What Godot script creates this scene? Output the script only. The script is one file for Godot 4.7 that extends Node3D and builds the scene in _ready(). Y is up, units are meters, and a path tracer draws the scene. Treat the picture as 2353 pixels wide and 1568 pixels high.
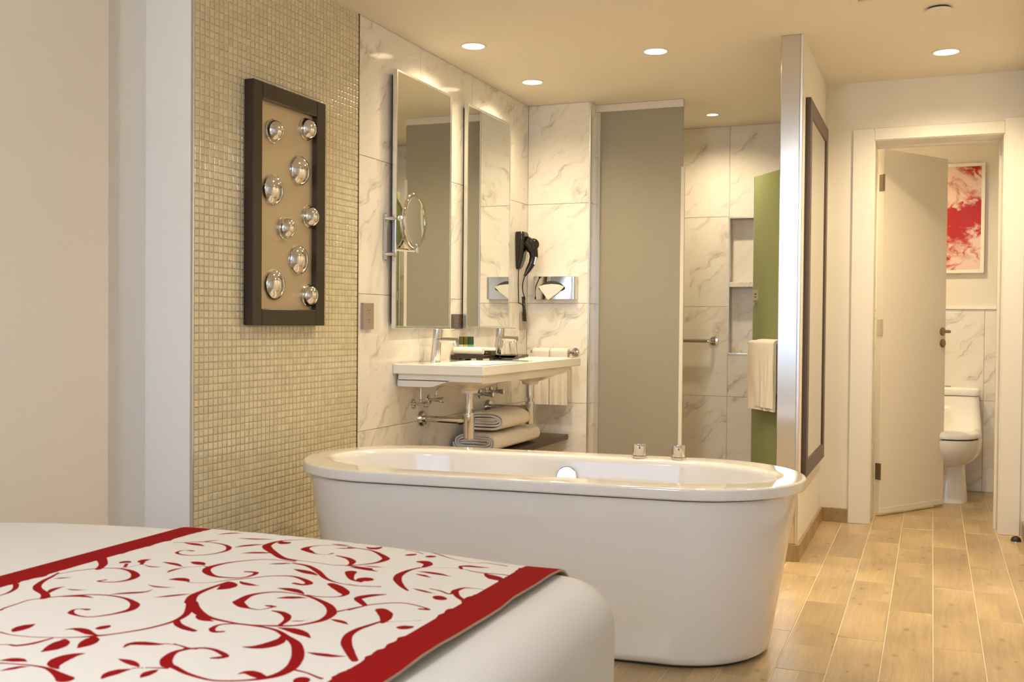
extends Node3D
# Hotel suite: bathing corner with freestanding tub, vanity, shower, hall with toilet door, bed in front.
# World axes: x to the right along the end walls, y up, -z away from the camera. "depth" d below is -z.

const ROOM_H := 2.448
const LEFT_X := -2.345
const BACK_D := 6.0
const SHOWER_D := 7.06
const HALL_D := 6.04

class Geo:
	var v := PackedVector3Array()   # triangles, counter-clockwise seen from outside
	func tri(a: Vector3, b: Vector3, c: Vector3) -> void:
		v.append(a); v.append(b); v.append(c)
	func quad(a: Vector3, b: Vector3, c: Vector3, d: Vector3) -> void:
		tri(a, b, c); tri(a, c, d)
	func put(other: Geo, xf: Transform3D) -> Geo:
		for p in other.v: v.append(xf * p)
		return self
	func box(c: Vector3, s: Vector3, bevel := 0.0, basis := Basis()) -> Geo:
		var h := s * 0.5
		if bevel <= 0.0:
			var k := []
			for i in 8: k.append(c + basis * Vector3(h.x * (1 if i & 1 else -1), h.y * (1 if i & 2 else -1), h.z * (1 if i & 4 else -1)))
			quad(k[0], k[2], k[3], k[1]); quad(k[4], k[5], k[7], k[6]); quad(k[0], k[4], k[6], k[2])
			quad(k[1], k[3], k[7], k[5]); quad(k[0], k[1], k[5], k[4]); quad(k[2], k[6], k[7], k[3])
			return self
		var b := minf(bevel, minf(h.x, minf(h.y, h.z)) * 0.98)
		var start := v.size()
		for ax in 3:
			for sg in [-1.0, 1.0]:
				var u := (ax + 1) % 3
				var w := (ax + 2) % 3
				var q := []
				for k in [[-1, -1], [1, -1], [1, 1], [-1, 1]]:
					var p := Vector3()
					p[ax] = h[ax] * sg; p[u] = (h[u] - b) * k[0]; p[w] = (h[w] - b) * k[1]
					q.append(p)
				if sg > 0: quad(q[0], q[1], q[2], q[3])
				else: quad(q[3], q[2], q[1], q[0])
		for ax in 3:
			var u := (ax + 1) % 3
			var w := (ax + 2) % 3
			for su in [-1.0, 1.0]:
				for sw in [-1.0, 1.0]:
					var p := []
					for e in [[0, -1.0], [0, 1.0], [1, 1.0], [1, -1.0]]:
						var r := Vector3()
						r[ax] = (h[ax] - b) * e[1]
						r[u] = h[u] * su if e[0] == 0 else (h[u] - b) * su
						r[w] = (h[w] - b) * sw if e[0] == 0 else h[w] * sw
						p.append(r)
					if su * sw > 0: quad(p[3], p[2], p[1], p[0])
					else: quad(p[0], p[1], p[2], p[3])
		for i in 8:
			var sx := 1.0 if i & 1 else -1.0
			var sy := 1.0 if i & 2 else -1.0
			var sz := 1.0 if i & 4 else -1.0
			var a := Vector3(h.x * sx, (h.y - b) * sy, (h.z - b) * sz)
			var bb := Vector3((h.x - b) * sx, h.y * sy, (h.z - b) * sz)
			var cc := Vector3((h.x - b) * sx, (h.y - b) * sy, h.z * sz)
			if sx * sy * sz > 0: tri(a, bb, cc)
			else: tri(a, cc, bb)
		for i in range(start, v.size()): v[i] = c + basis * v[i]
		return self
	func loft(rings: Array, cap_a := true, cap_b := true, closed := true) -> Geo:
		var start := v.size()
		var n: int = rings[0].size()
		for i in rings.size() - 1:
			var r0: PackedVector3Array = rings[i]
			var r1: PackedVector3Array = rings[i + 1]
			for j in (n if closed else n - 1):
				var j2 := (j + 1) % n
				quad(r0[j], r0[j2], r1[j2], r1[j])
		if cap_a: fan(rings[0], true)
		if cap_b: fan(rings[rings.size() - 1], false)
		if cap_a and cap_b: orient(start)
		return self
	func fan(r: PackedVector3Array, flip: bool) -> void:
		var m := Vector3()
		for p in r: m += p
		m /= r.size()
		for j in r.size():
			var a := r[j]
			var b := r[(j + 1) % r.size()]
			if flip: tri(m, b, a)
			else: tri(m, a, b)
	func orient(start: int) -> void:
		var vol := 0.0
		var o := v[start]
		for i in range(start, v.size(), 3): vol += (v[i] - o).dot((v[i + 1] - o).cross(v[i + 2] - o))
		if vol < 0.0:
			for i in range(start, v.size(), 3):
				var t := v[i + 1]
				v[i + 1] = v[i + 2]; v[i + 2] = t
	func lathe(profile: Array, xf := Transform3D(), seg := 24) -> Geo:
		var rings := []
		for p in profile:
			var r := PackedVector3Array()
			for k in seg:
				var t := TAU * k / seg
				r.append(xf * Vector3(p[0] * cos(t), p[1], p[0] * sin(t)))
			rings.append(r)
		if profile[0][0] > 0.0015 and profile[profile.size() - 1][0] > 0.0015:   # a ring: the profile closes on itself
			rings.append(rings[0])
			return loft(rings, false, false)
		return loft(rings, true, true)
	func tube(pts: Array, rad, seg := 10, caps := true) -> Geo:
		var rings := []
		var up := Vector3.UP
		for i in pts.size():
			var a: Vector3 = pts[maxi(i - 1, 0)]
			var b: Vector3 = pts[mini(i + 1, pts.size() - 1)]
			var d := (b - a).normalized()
			if i == 0: up = d.cross(Vector3(0.31, 0.2, 0.93)).normalized()
			up = (up - d * up.dot(d)).normalized()
			var w := d.cross(up)
			var rr: float = rad[i] if rad is Array else rad
			var r := PackedVector3Array()
			for k in seg:
				var t := TAU * k / seg
				r.append(pts[i] + (up * cos(t) + w * sin(t)) * rr)
			rings.append(r)
		return loft(rings, caps, caps)
	func prism(poly: PackedVector2Array, xf: Transform3D, depth: float, bevel := 0.0) -> Geo:
		var area := 0.0
		for i in poly.size(): area += poly[i].cross(poly[(i + 1) % poly.size()])
		if area < 0.0:
			poly = poly.duplicate()
			poly.reverse()
		var rings := []
		var sets := [[0.0, bevel], [bevel, 0.0], [depth - bevel, 0.0], [depth, bevel]] if bevel > 0.0 else [[0.0, 0.0], [depth, 0.0]]
		for s in sets:
			var q := poly
			if s[1] > 0.0:
				q = PackedVector2Array()
				var m := Vector2()
				for p in poly: m += p
				m /= poly.size()
				for p in poly: q.append(p + (m - p).normalized() * s[1] * 1.2)
			var r := PackedVector3Array()
			for p in q: r.append(xf * Vector3(p.x, p.y, s[0]))
			rings.append(r)
		var start := v.size()
		loft(rings, false, false)
		var idx := Geometry2D.triangulate_polygon(poly)
		for e in [[0, true], [rings.size() - 1, false]]:
			var r: PackedVector3Array = rings[e[0]]
			for i in range(0, idx.size(), 3):
				var a := idx[i]
				var b := idx[i + 1]
				var c := idx[i + 2]
				if (poly[b] - poly[a]).cross(poly[c] - poly[a]) < 0.0:
					b = idx[i + 2]
					c = idx[i + 1]
				if e[1]: tri(r[a], r[c], r[b])
				else: tri(r[a], r[b], r[c])
		orient(start)
		return self
	func mesh(crease := 35.0, base := Vector3.ZERO, uv := {}) -> ArrayMesh:
		var n := v.size() / 3
		var fn := PackedVector3Array()
		fn.resize(n)
		var at := {}
		for i in n:
			var c := (v[i * 3 + 1] - v[i * 3]).cross(v[i * 3 + 2] - v[i * 3])
			fn[i] = c
			for k in 3:
				var key := Vector3i((v[i * 3 + k] * 50000.0).round())
				if at.has(key): at[key].append(i)
				else: at[key] = [i]
		var lim := cos(deg_to_rad(crease))
		var pv := PackedVector3Array(); var pn := PackedVector3Array(); var pu := PackedVector2Array()
		for i in n:
			var f := fn[i].normalized()
			if f == Vector3.ZERO: continue
			for k in [0, 2, 1]:
				var p := v[i * 3 + k]
				var s := Vector3()
				for j in at[Vector3i((p * 50000.0).round())]:
					if fn[j].normalized().dot(f) > lim: s += fn[j]
				pv.append(p - base); pn.append(s.normalized() if s.length() > 0.0 else f)
				if uv: pu.append(uv[Vector3i((p * 20000.0).round())])
		var a := []
		a.resize(Mesh.ARRAY_MAX)
		a[Mesh.ARRAY_VERTEX] = pv; a[Mesh.ARRAY_NORMAL] = pn
		if uv: a[Mesh.ARRAY_TEX_UV] = pu
		var m := ArrayMesh.new()
		m.add_surface_from_arrays(Mesh.PRIMITIVE_TRIANGLES, a)
		return m

var M := {}
var taken := {}
var rng := RandomNumberGenerator.new()

func V(x: float, y: float, d: float) -> Vector3: return Vector3(x, y, -d)

func numbered(called: String) -> String:
	var k: int = taken.get(called, 0)
	taken[called] = k + 1
	return called if k == 0 else "%s_%03d" % [called, k]

func thing(called: String, label: String, category: String, at: Vector3, group := "") -> Node3D:
	var o := Node3D.new()
	o.name = numbered(called); o.position = at
	o.set_meta("label", label); o.set_meta("category", category)
	if group: o.set_meta("group", group)
	add_child(o, true)
	return o

func structure(called: String, at := Vector3.ZERO) -> Node3D:
	var o := Node3D.new()
	o.name = called; o.position = at
	o.set_meta("kind", "structure")
	add_child(o, true)
	return o

# a part whose geometry is given in world coordinates
func part(parent: Node3D, called: String, g: Geo, m: Material, crease := 35.0, uv := {}) -> MeshInstance3D:
	var base := parent.position
	if parent.get_parent() != self: base += parent.get_parent().position
	var o := MeshInstance3D.new()
	o.name = called
	o.mesh = g.mesh(crease, base, uv)
	o.material_override = null
	o.mesh.surface_set_material(0, m)
	parent.add_child(o, true)
	return o

func piece(parent: Node3D, called: String, mesh: Mesh, m: Material, at: Transform3D) -> MeshInstance3D:
	var o := MeshInstance3D.new()
	o.name = called
	o.mesh = mesh; o.material_override = m
	o.transform = Transform3D(at.basis, at.origin - parent.position)
	parent.add_child(o, true)
	return o

func G() -> Geo: return Geo.new()
# box between two corners given as (x, y, depth)
func span(g: Geo, a: Vector3, b: Vector3, bevel := 0.0) -> Geo:
	var p := V(a.x, a.y, a.z)
	var q := V(b.x, b.y, b.z)
	return g.box((p + q) * 0.5, (p - q).abs(), bevel)

func axis(at: Vector3, dir: Vector3) -> Transform3D:   # turns +y to dir
	var y := dir.normalized()
	var x := y.cross(Vector3(0.3, 0.17, 0.94)).normalized()
	return Transform3D(Basis(x, y, x.cross(y)), at)

func mat(c: Color, rough := 0.6, metal := 0.0, coat := 0.0) -> StandardMaterial3D:
	var m := StandardMaterial3D.new()
	m.albedo_color = c; m.roughness = rough; m.metallic = metal
	if coat > 0.0:
		m.clearcoat_enabled = true; m.clearcoat = coat; m.clearcoat_roughness = 0.05
	return m

func noise(sd: int, freq: float, oct := 4, type := FastNoiseLite.TYPE_SIMPLEX_SMOOTH) -> FastNoiseLite:
	var n := FastNoiseLite.new()
	n.seed = sd; n.frequency = freq; n.noise_type = type
	n.fractal_type = FastNoiseLite.FRACTAL_FBM; n.fractal_octaves = oct
	return n

func lin(r: float, g: float, b: float) -> Color: return Color(r, g, b).linear_to_srgb()

# veined marble, 0.9 m square
func marble_image() -> ImageTexture:
	var s := 800
	var im := Image.create(s, s, false, Image.FORMAT_RGB8)
	var warp := noise(11, 0.008, 4)
	var ridge := noise(12, 0.0060, 4)
	var thin := noise(14, 0.010, 4)
	var cloud := noise(13, 0.0045, 3)
	var speck := noise(15, 0.035, 3)
	for y in s:
		for x in s:
			var w := warp.get_noise_2d(x, y) * 30.0
			# veins run up to the right: squeeze the noise across that direction
			var a := (x * 0.77 - y * 0.64)
			var b := (x * 0.64 + y * 0.77) + w
			var c := cloud.get_noise_2d(a * 0.6, b * 1.5)
			var sp := 0.75 + 0.65 * speck.get_noise_2d(a * 0.5, b * 1.3)
			var n1 := absf(ridge.get_noise_2d(a * 0.22, b * 1.25))
			var n2 := absf(thin.get_noise_2d(a * 0.26 + 500.0, b * 1.2))
			var m := clampf(c * 2.8 + 0.36, 0.0, 1.0)
			var vein := exp(-n1 * 26.0) * m * 0.40 + exp(-n1 * 6.0) * m * 0.22
			vein += exp(-n2 * 42.0) * clampf(0.62 - m, 0.0, 1.0) * 0.30
			vein = clampf(vein * sp, 0.0, 0.75)
			var l := 0.81 + c * 0.02
			im.set_pixel(x, y, lin(lerpf(l, 0.27, vein), lerpf(l * 0.965, 0.235, vein), lerpf(l * 0.90, 0.19, vein)))
	return ImageTexture.create_from_image(im)

# oak-look porcelain: grain runs along v
func wood_image() -> ImageTexture:
	var w := 512
	var h := 1024
	var im := Image.create(w, h, false, Image.FORMAT_RGB8)
	var wob := noise(21, 0.006, 3)
	var gr := noise(22, 0.05, 4)
	var fine := noise(23, 0.22, 2)
	var tone := noise(24, 0.004, 3)
	var knots := []
	rng.seed = 5
	for k in 9: knots.append(Vector3(rng.randf() * w, rng.randf() * h, rng.randf_range(4.0, 11.0)))
	for y in h:
		for x in w:
			var px := float(x)
			var dark := 0.0
			for k in knots:
				var dx: float = x - k.x
				var dy: float = (y - k.y) * 0.55
				if absf(dx) < 60.0 and absf(dy) < 60.0:
					var r := sqrt(dx * dx + dy * dy)
					dark += exp(-r * r / (k.z * k.z)) * 0.55
					px += signf(dx) * exp(-r / 22.0) * 9.0
			var ww := wob.get_noise_2d(px * 0.7, y * 0.3) * 14.0
			var g := gr.get_noise_2d((px + ww) * 1.0, y * 0.05)
			var f := fine.get_noise_2d((px + ww), y * 0.04)
			var t := tone.get_noise_2d(px * 0.6, y * 0.35)
			var l := 1.0 + g * 0.16 + f * 0.10 + t * 0.30 - clampf(dark, 0.0, 0.6) * 0.8
			im.set_pixel(x, y, lin(0.50 * l, 0.372 * l * (0.98 + 0.02 * l), 0.205 * l * (0.95 + 0.05 * l)))
	return ImageTexture.create_from_image(im)

func triplanar(m: StandardMaterial3D, scale: Vector3, offset := Vector3.ZERO) -> StandardMaterial3D:
	m.uv1_triplanar = true
	m.uv1_triplanar_sharpness = 8.0
	m.uv1_scale = scale; m.uv1_offset = offset
	return m

# printed vine pattern of the bed runner: x from -1.66 to -0.70, depth 1.04 to 2.06
func runner_image() -> ImageTexture:
	var w := 1100
	var h := 1170
	var im := Image.create(w, h, false, Image.FORMAT_RGB8)
	im.fill(lin(0.74, 0.72, 0.68))
	var data := PackedFloat32Array()
	data.resize(w * h)
	var k := w / 0.96
	for s in VINE_STROKES:
		var pts := []
		for i in range(0, s.size(), 3): pts.append(Vector3((1.66 - s[i] * 0.001) * k, (s[i + 1] * 0.001 - 1.04) * k, s[i + 2] * 0.000061 * k))
		var dense := []
		for i in pts.size() - 1:
			var p0: Vector3 = pts[maxi(i - 1, 0)]
			var p1: Vector3 = pts[i]
			var p2: Vector3 = pts[i + 1]
			var p3: Vector3 = pts[mini(i + 2, pts.size() - 1)]
			var n := maxi(2, int((p2 - p1).length() / 4.0))
			for j in n:
				var q := p1.cubic_interpolate(p2, p0, p3, float(j) / n)
				q.z = lerpf(p1.z, p2.z, float(j) / n)
				dense.append(q)
		dense.append(pts[pts.size() - 1])
		for q in dense:
			var r: float = maxf(q.z, 0.9)
			for y in range(maxi(0, int(q.y - r - 1.0)), mini(h, int(q.y + r + 2.0))):
				for x in range(maxi(0, int(q.x - r - 1.0)), mini(w, int(q.x + r + 2.0))):
					var c := clampf(r + 0.5 - Vector2(x - q.x, y - q.y).length(), 0.0, 1.0)
					if c > data[y * w + x]: data[y * w + x] = c
	var edge := noise(31, 0.012, 3)
	var weave := noise(32, 0.09, 3)
	for y in h:
		var l := 0.078 + maxf(0.0, edge.get_noise_2d(7.0, y)) * 0.012
		var r := 0.078 + maxf(0.0, edge.get_noise_2d(900.0, y)) * 0.014
		for x in w:
			var c := data[y * w + x]
			c = maxf(c, clampf(l * k - x, 0.0, 1.0))
			c = maxf(c, clampf(x - (w - r * k), 0.0, 1.0))
			if c > 0.0:
				var t := 1.0 + 0.10 * weave.get_noise_2d(x, y)
				im.set_pixel(x, y, lin(lerpf(0.74, 0.27 * t, c), lerpf(0.72, 0.0055 * t, c), lerpf(0.68, 0.0065 * t, c)))
	return ImageTexture.create_from_image(im)

# red ink drifting in water: print of the framed picture in the toilet
func ink_image() -> ImageTexture:
	var w := 160
	var h := 400
	var im := Image.create(w, h, false, Image.FORMAT_RGB8)
	var a := noise(41, 0.010, 5)
	var b := noise(42, 0.02, 5)
	for y in h:
		for x in w:
			var u := float(x) / w
			var q := float(y) / h
			var wx := a.get_noise_2d(x, y) * 60.0
			var n := b.get_noise_2d(x + wx, y * 0.8 + wx)
			var ridge := 1.0 - absf(a.get_noise_2d(x * 1.6 + wx + 300.0, y * 1.6)) * 5.0
			var core := exp(-pow((q - 0.56 + (u - 0.5) * 0.22) / 0.15, 2.0)) * 1.15 + exp(-pow((q - 0.83) / 0.10, 2.0)) * exp(-pow((u - 0.12) / 0.35, 2.0)) * 0.9
			core += exp(-pow((q - 0.03) / 0.06, 2.0)) * exp(-pow((u - 0.9) / 0.3, 2.0)) * 0.7 + 0.12
			var t := clampf(core * 1.25 + n * 1.1 + maxf(0.0, ridge) * 0.20 - 0.16, 0.0, 1.0)
			t = t * t * (3.0 - 2.0 * t)
			im.set_pixel(x, y, lin(lerpf(0.74, 0.42, t), lerpf(0.56, 0.014, t), lerpf(0.46, 0.010, t)))
	return ImageTexture.create_from_image(im)

func stripe_image() -> ImageTexture:
	var im := Image.create(32, 4, false, Image.FORMAT_RGB8)
	for x in 32:
		var c := lin(0.735, 0.72, 0.70) if x < 22 else lin(0.69, 0.675, 0.655)
		for y in 4: im.set_pixel(x, y, c)
	return ImageTexture.create_from_image(im)
const VINE_STROKES := [
	[1453,1283,50,1458,1297,50,1460,1324,40,1461,1350,40,1448,1370,40,1432,1388,50,1411,1406,50,1388,1421,50,1357,1429,50,1321,1427,60,1292,1416,90,1270,1400,140,1257,1375,120,1262,1348,70,1275,1324,50,1289,1312,40,1310,1311,50,1333,1319,90,1342,1335,50,1336,1343,40,1322,1345,80],
	[1565,1517,30,1553,1548,40,1529,1579,50,1509,1590,40,1482,1595,50,1446,1585,100,1414,1560,140,1404,1533,100,1412,1512,60,1429,1501,40,1449,1501,60,1444,1513,60],
	[1572,1524,40,1559,1495,70,1548,1465,90,1529,1433,120,1505,1412,130,1469,1393,120,1449,1375,140,1448,1366,60],
	[1543,1484,8,1539,1487,39,1536,1491,63,1532,1494,70,1528,1497,60,1524,1501,35,1521,1505,7],
	[1464,1399,13,1471,1406,61,1476,1414,99,1479,1422,110,1480,1430,94,1479,1438,55,1476,1447,11],
	[1462,1434,7,1454,1434,33,1447,1434,54,1440,1435,60,1434,1437,51,1427,1440,30,1421,1443,6],
	[1585,1650,180,1544,1612,140,1522,1576,100],
	[1519,1632,19,1520,1638,88,1519,1642,144,1517,1645,160,1514,1646,136,1509,1645,80,1503,1643,16],
	[1502,1632,60,1487,1611,60],
	[1481,1649,18,1487,1656,82,1491,1662,135,1492,1668,150,1492,1673,128,1489,1678,75,1485,1683,15],
	[1484,1659,80,1472,1641,60],
	[1485,1597,40,1478,1615,25,1471,1638,25,1455,1637,30],
	[1457,1634,7,1450,1633,33,1443,1632,54,1437,1632,60,1430,1633,51,1423,1635,30,1416,1638,6],
	[1447,1672,13,1436,1672,61,1424,1670,99,1413,1668,110,1402,1665,94,1392,1660,55,1381,1655,11],
	[1375,1602,10,1378,1611,44,1380,1619,72,1380,1628,80,1379,1636,68,1376,1644,40,1372,1652,8],
	[1377,1653,30,1357,1666,25,1348,1678,30,1329,1671,50],
	[1336,1563,22,1330,1569,99,1323,1573,162,1316,1574,180,1308,1573,153,1300,1570,90,1292,1565,18],
	[1291,1563,30,1268,1567,25,1247,1583,30,1234,1606,40,1220,1622,50,1202,1641,40,1187,1662,40,1161,1680,50,1136,1685,70,1102,1671,110,1085,1656,130,1091,1643,90,1110,1644,80],
	[1346,1518,8,1336,1514,39,1326,1512,63,1317,1512,70,1307,1514,60,1297,1517,35,1288,1523,7],
	[1358,1431,12,1352,1442,55,1342,1451,90,1330,1460,100,1319,1469,85,1313,1479,50,1314,1494,10],
	[1273,1452,11,1266,1460,50,1259,1468,81,1252,1476,90,1245,1484,76,1238,1492,45,1231,1500,9],
	[1425,1389,12,1417,1396,55,1409,1402,90,1400,1406,100,1390,1407,85,1379,1407,50,1368,1405,10],
	[1535,1355,40,1537,1375,60,1550,1401,80,1575,1426,90,1584,1429,60],
	[1350,1192,40,1320,1189,30,1284,1195,30,1247,1209,30,1220,1224,40,1202,1240,80,1189,1253,50,1175,1273,50,1159,1302,60,1150,1331,60,1147,1360,80,1155,1393,100,1173,1423,110,1191,1449,140],
	[1333,1202,24,1335,1209,110,1337,1216,180,1338,1224,200,1338,1231,170,1337,1238,100,1336,1246,20],
	[1269,1244,17,1260,1253,77,1249,1254,126,1237,1252,140,1224,1247,119,1212,1244,70,1201,1244,14],
	[1228,1267,18,1226,1271,82,1225,1274,135,1224,1278,150,1223,1282,128,1223,1287,75,1224,1291,15],
	[1204,1237,26,1198,1229,121,1193,1221,198,1189,1212,220,1186,1203,187,1184,1194,110,1183,1184,22],
	[1233,1207,29,1226,1198,132,1222,1189,216,1218,1179,240,1216,1169,204,1216,1159,120,1217,1148,24],
	[1298,1147,30,1287,1152,40,1272,1154,70,1259,1172,80,1253,1202,40],
	[1156,1169,26,1163,1158,121,1166,1145,198,1165,1131,220,1160,1119,187,1151,1109,110,1138,1103,22],
	[1239,1094,17,1234,1099,77,1228,1103,126,1222,1105,140,1215,1107,119,1209,1107,70,1201,1107,14],
	[1230,1086,40,1205,1093,40,1180,1098,40,1154,1098,60,1125,1088,110,1099,1077,200],
	[1203,1062,11,1201,1068,50,1198,1074,81,1195,1079,90,1192,1085,76,1187,1089,45,1182,1093,9],
	[1124,1215,17,1128,1229,77,1123,1238,126,1113,1243,140,1100,1247,119,1088,1251,70,1080,1258,14],
	[1080,1258,30,1058,1261,30,1038,1257,50,1026,1260,60],
	[1026,1260,50,1035,1254,60,1043,1233,90,1033,1204,150,1015,1184,150,1001,1182,90,968,1170,70,928,1165,50,905,1172,50,882,1187,50,866,1204,80,855,1227,120,855,1258,150,868,1293,160,886,1323,160,911,1353,140,940,1372,100,968,1389,70,993,1395,60,1019,1394,60,1042,1391,60,1057,1385,50,1070,1371,50,1067,1350,90,1054,1339,80,1043,1346,60],
	[1041,1253,50,1033,1257,50,1018,1268,60,999,1269,70,973,1259,90,966,1252,90,971,1244,90,979,1238,50],
	[1069,1263,30,1045,1258,40,1033,1257,50],
	[1095,1173,14,1086,1172,66,1077,1171,108,1068,1169,120,1059,1166,102,1051,1163,60,1043,1158,12],
	[1048,1152,30,1034,1162,30,1007,1174,50],
	[1056,1100,19,1059,1109,88,1060,1118,144,1059,1126,160,1057,1134,136,1053,1141,80,1048,1149,16],
	[1013,1128,16,1014,1134,72,1015,1140,117,1016,1146,130,1015,1152,110,1015,1158,65,1013,1164,13],
	[905,1203,19,900,1213,88,892,1215,144,883,1213,160,874,1210,136,864,1209,80,856,1215,16],
	[950,1373,24,941,1360,110,938,1345,180,940,1330,200,946,1316,170,956,1306,100,970,1300,20],
	[978,1404,22,965,1405,99,952,1405,162,940,1402,180,928,1398,153,917,1393,90,905,1385,18],
	[873,1327,13,863,1327,61,852,1328,99,842,1330,110,832,1332,94,822,1336,55,813,1341,11],
	[1225,1596,60,1226,1562,80,1225,1524,100,1219,1490,140,1199,1457,170,1193,1454,170,1165,1427,170,1131,1404,140,1103,1395,80,1066,1391,60,1034,1392,50,1008,1401,50,984,1412,70,961,1427,60,946,1452,70,939,1478,110,947,1515,150,972,1547,130,1004,1568,90,1036,1581,60,1068,1585,40,1101,1580,50,1123,1560,70,1132,1535,110,1126,1501,160,1123,1492,170,1103,1477,140,1085,1471,50,1064,1472,30,1056,1487,40,1053,1499,70],
	[1071,1497,10,1068,1498,44,1064,1498,72,1061,1499,80,1058,1499,68,1055,1500,40,1051,1500,8],
	[1136,1397,17,1129,1392,77,1121,1389,126,1114,1386,140,1106,1384,119,1098,1383,70,1090,1383,14],
	[1222,1598,31,1214,1589,143,1209,1580,234,1206,1572,260,1205,1563,221,1206,1553,130,1209,1544,26],
	[945,1522,60,933,1550,40,920,1579,40,931,1544,40,920,1581,40,901,1607,40,875,1628,40,850,1630,40,827,1625,40,815,1618,80,828,1613,60],
	[930,1485,12,923,1484,55,916,1483,90,909,1482,100,902,1480,85,896,1477,50,889,1474,10],
	[1041,1477,40,1023,1476,100,1004,1465,120,990,1445,90,983,1413,60],
	[984,1443,5,979,1445,22,975,1447,36,970,1450,40,966,1453,34,963,1456,20,959,1460,4],
	[1145,1358,90,1129,1343,110,1107,1333,120,1085,1328,80],
	[851,1517,50,857,1491,70,863,1460,90,860,1427,120,843,1392,150,819,1362,130,790,1329,90],
	[846,1511,60,853,1535,160,866,1557,220,882,1572,180],
	[841,1519,20,819,1537,15,797,1555,20],
	[813,1503,22,809,1504,99,804,1506,162,801,1508,180,797,1510,153,794,1514,90,791,1517,18],
	[844,1255,50,822,1253,40,793,1243,50],
	[812,1203,22,815,1216,99,816,1224,162,815,1228,180,812,1226,153,807,1220,90,799,1208,18],
	[1554,1835,30,1533,1845,40,1507,1861,40,1477,1866,40,1436,1857,60,1408,1837,100,1394,1808,80,1401,1771,50,1425,1747,40,1454,1742,50,1478,1753,70,1483,1772,40,1476,1780,30,1460,1781,80],
	[1532,1841,17,1521,1840,77,1510,1839,126,1499,1837,140,1488,1835,119,1478,1832,70,1467,1828,14],
	[1506,1854,8,1501,1861,39,1497,1868,63,1492,1875,70,1487,1881,60,1482,1888,35,1477,1895,7],
	[1215,2019,20,1270,1998,20,1316,1968,30,1347,1939,60,1348,1896,150,1330,1868,170,1289,1834,130,1246,1803,120,1211,1796,90],
	[1208,1800,30,1163,1800,30,1123,1799,30,1090,1809,50,1041,1808,100],
	[1344,1938,24,1337,1931,110,1332,1926,180,1327,1925,200,1323,1927,170,1320,1931,100,1318,1938,20],
	[1398,1845,16,1394,1855,72,1389,1865,117,1382,1873,130,1375,1881,110,1366,1887,65,1356,1893,13],
	[1349,1803,16,1340,1810,72,1332,1816,117,1322,1821,130,1312,1825,110,1302,1829,65,1291,1831,13],
	[1450,1926,11,1436,1928,50,1423,1931,81,1409,1934,90,1396,1938,76,1382,1943,45,1369,1948,9],
	[1520,1942,12,1516,1951,55,1510,1959,90,1503,1965,100,1495,1970,85,1486,1973,50,1475,1975,10],
	[1546,2005,40,1511,2000,30,1473,1996,30,1445,2009,50],
	[1398,1989,8,1388,1994,39,1378,1999,63,1368,2005,70,1359,2011,60,1350,2018,35,1341,2026,7],
	[1290,2024,11,1286,2026,50,1282,2028,81,1277,2029,90,1273,2030,76,1268,2030,45,1263,2029,9],
	[1122,1949,30,1155,1952,40,1199,1955,30,1235,1943,30,1253,1921,60,1252,1895,160,1233,1881,130,1207,1867,40,1183,1869,20,1177,1885,60],
	[1229,1962,10,1221,1962,44,1213,1963,72,1205,1963,80,1197,1964,68,1188,1965,40,1180,1965,8],
	[1198,1928,8,1191,1932,39,1185,1936,63,1178,1939,70,1171,1942,60,1164,1945,35,1157,1947,7],
	[1175,1957,40,1176,1948,40,1147,1952,40,1112,1945,60,1068,1913,120,1053,1893,140,1054,1862,80,1068,1835,50,1086,1815,50],
	[1159,1872,40,1127,1863,100,1105,1846,130,1095,1827,90,1092,1809,60],
	[1204,1786,40,1243,1784,30,1277,1773,40,1306,1743,50,1324,1712,80,1329,1671,130,1311,1642,140,1277,1621,90,1244,1622,60,1220,1636,50,1215,1660,80,1222,1678,90,1243,1675,70],
	[1240,1748,11,1234,1752,50,1227,1757,81,1220,1761,90,1214,1766,76,1207,1770,45,1201,1775,9],
	[1201,1775,50,1163,1769,90,1122,1742,110,1078,1703,80,1044,1687,40,1006,1684,30,975,1694,40],
	[1171,1734,19,1160,1732,88,1148,1729,144,1137,1726,160,1126,1723,136,1115,1719,80,1104,1714,16],
	[1047,1672,120,1025,1659,190,998,1638,180,986,1622,80,992,1603,40,1018,1589,40,1043,1587,50],
	[1117,1601,19,1106,1603,88,1095,1604,144,1083,1603,160,1073,1600,136,1062,1595,80,1051,1589,16],
	[1080,1545,16,1073,1551,72,1066,1557,117,1058,1561,130,1050,1566,110,1042,1569,65,1033,1572,13],
	[1208,1610,14,1201,1605,66,1192,1601,108,1184,1599,120,1175,1598,102,1166,1598,60,1157,1600,12],
	[1394,1696,22,1386,1696,99,1379,1695,162,1372,1693,180,1365,1691,153,1358,1688,90,1351,1684,18],
	[1060,1766,200,1049,1745,140,1028,1719,70,1004,1712,30],
	[1006,1711,24,1010,1719,110,1012,1726,180,1012,1732,200,1010,1737,170,1006,1742,100,1000,1746,20],
	[923,1661,30,940,1645,120,952,1624,150,952,1611,120,940,1599,120,921,1583,80],
	[984,1909,80,970,1912,200,956,1898,160,955,1874,60],
	[955,1874,40,967,1842,70,968,1800,130,954,1763,140,925,1727,90,901,1705,40],
	[961,1868,20,924,1888,15,884,1903,20,853,1897,40,826,1898,50,802,1905,40,771,1900,50],
	[950,1838,14,937,1841,66,925,1842,108,912,1842,120,900,1842,102,888,1840,60,875,1838,12],
	[943,1819,11,937,1818,50,930,1817,81,924,1816,90,918,1814,76,912,1812,45,905,1810,9],
	[901,1724,10,892,1721,44,883,1719,72,874,1717,80,865,1715,68,856,1714,40,846,1713,8],
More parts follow.
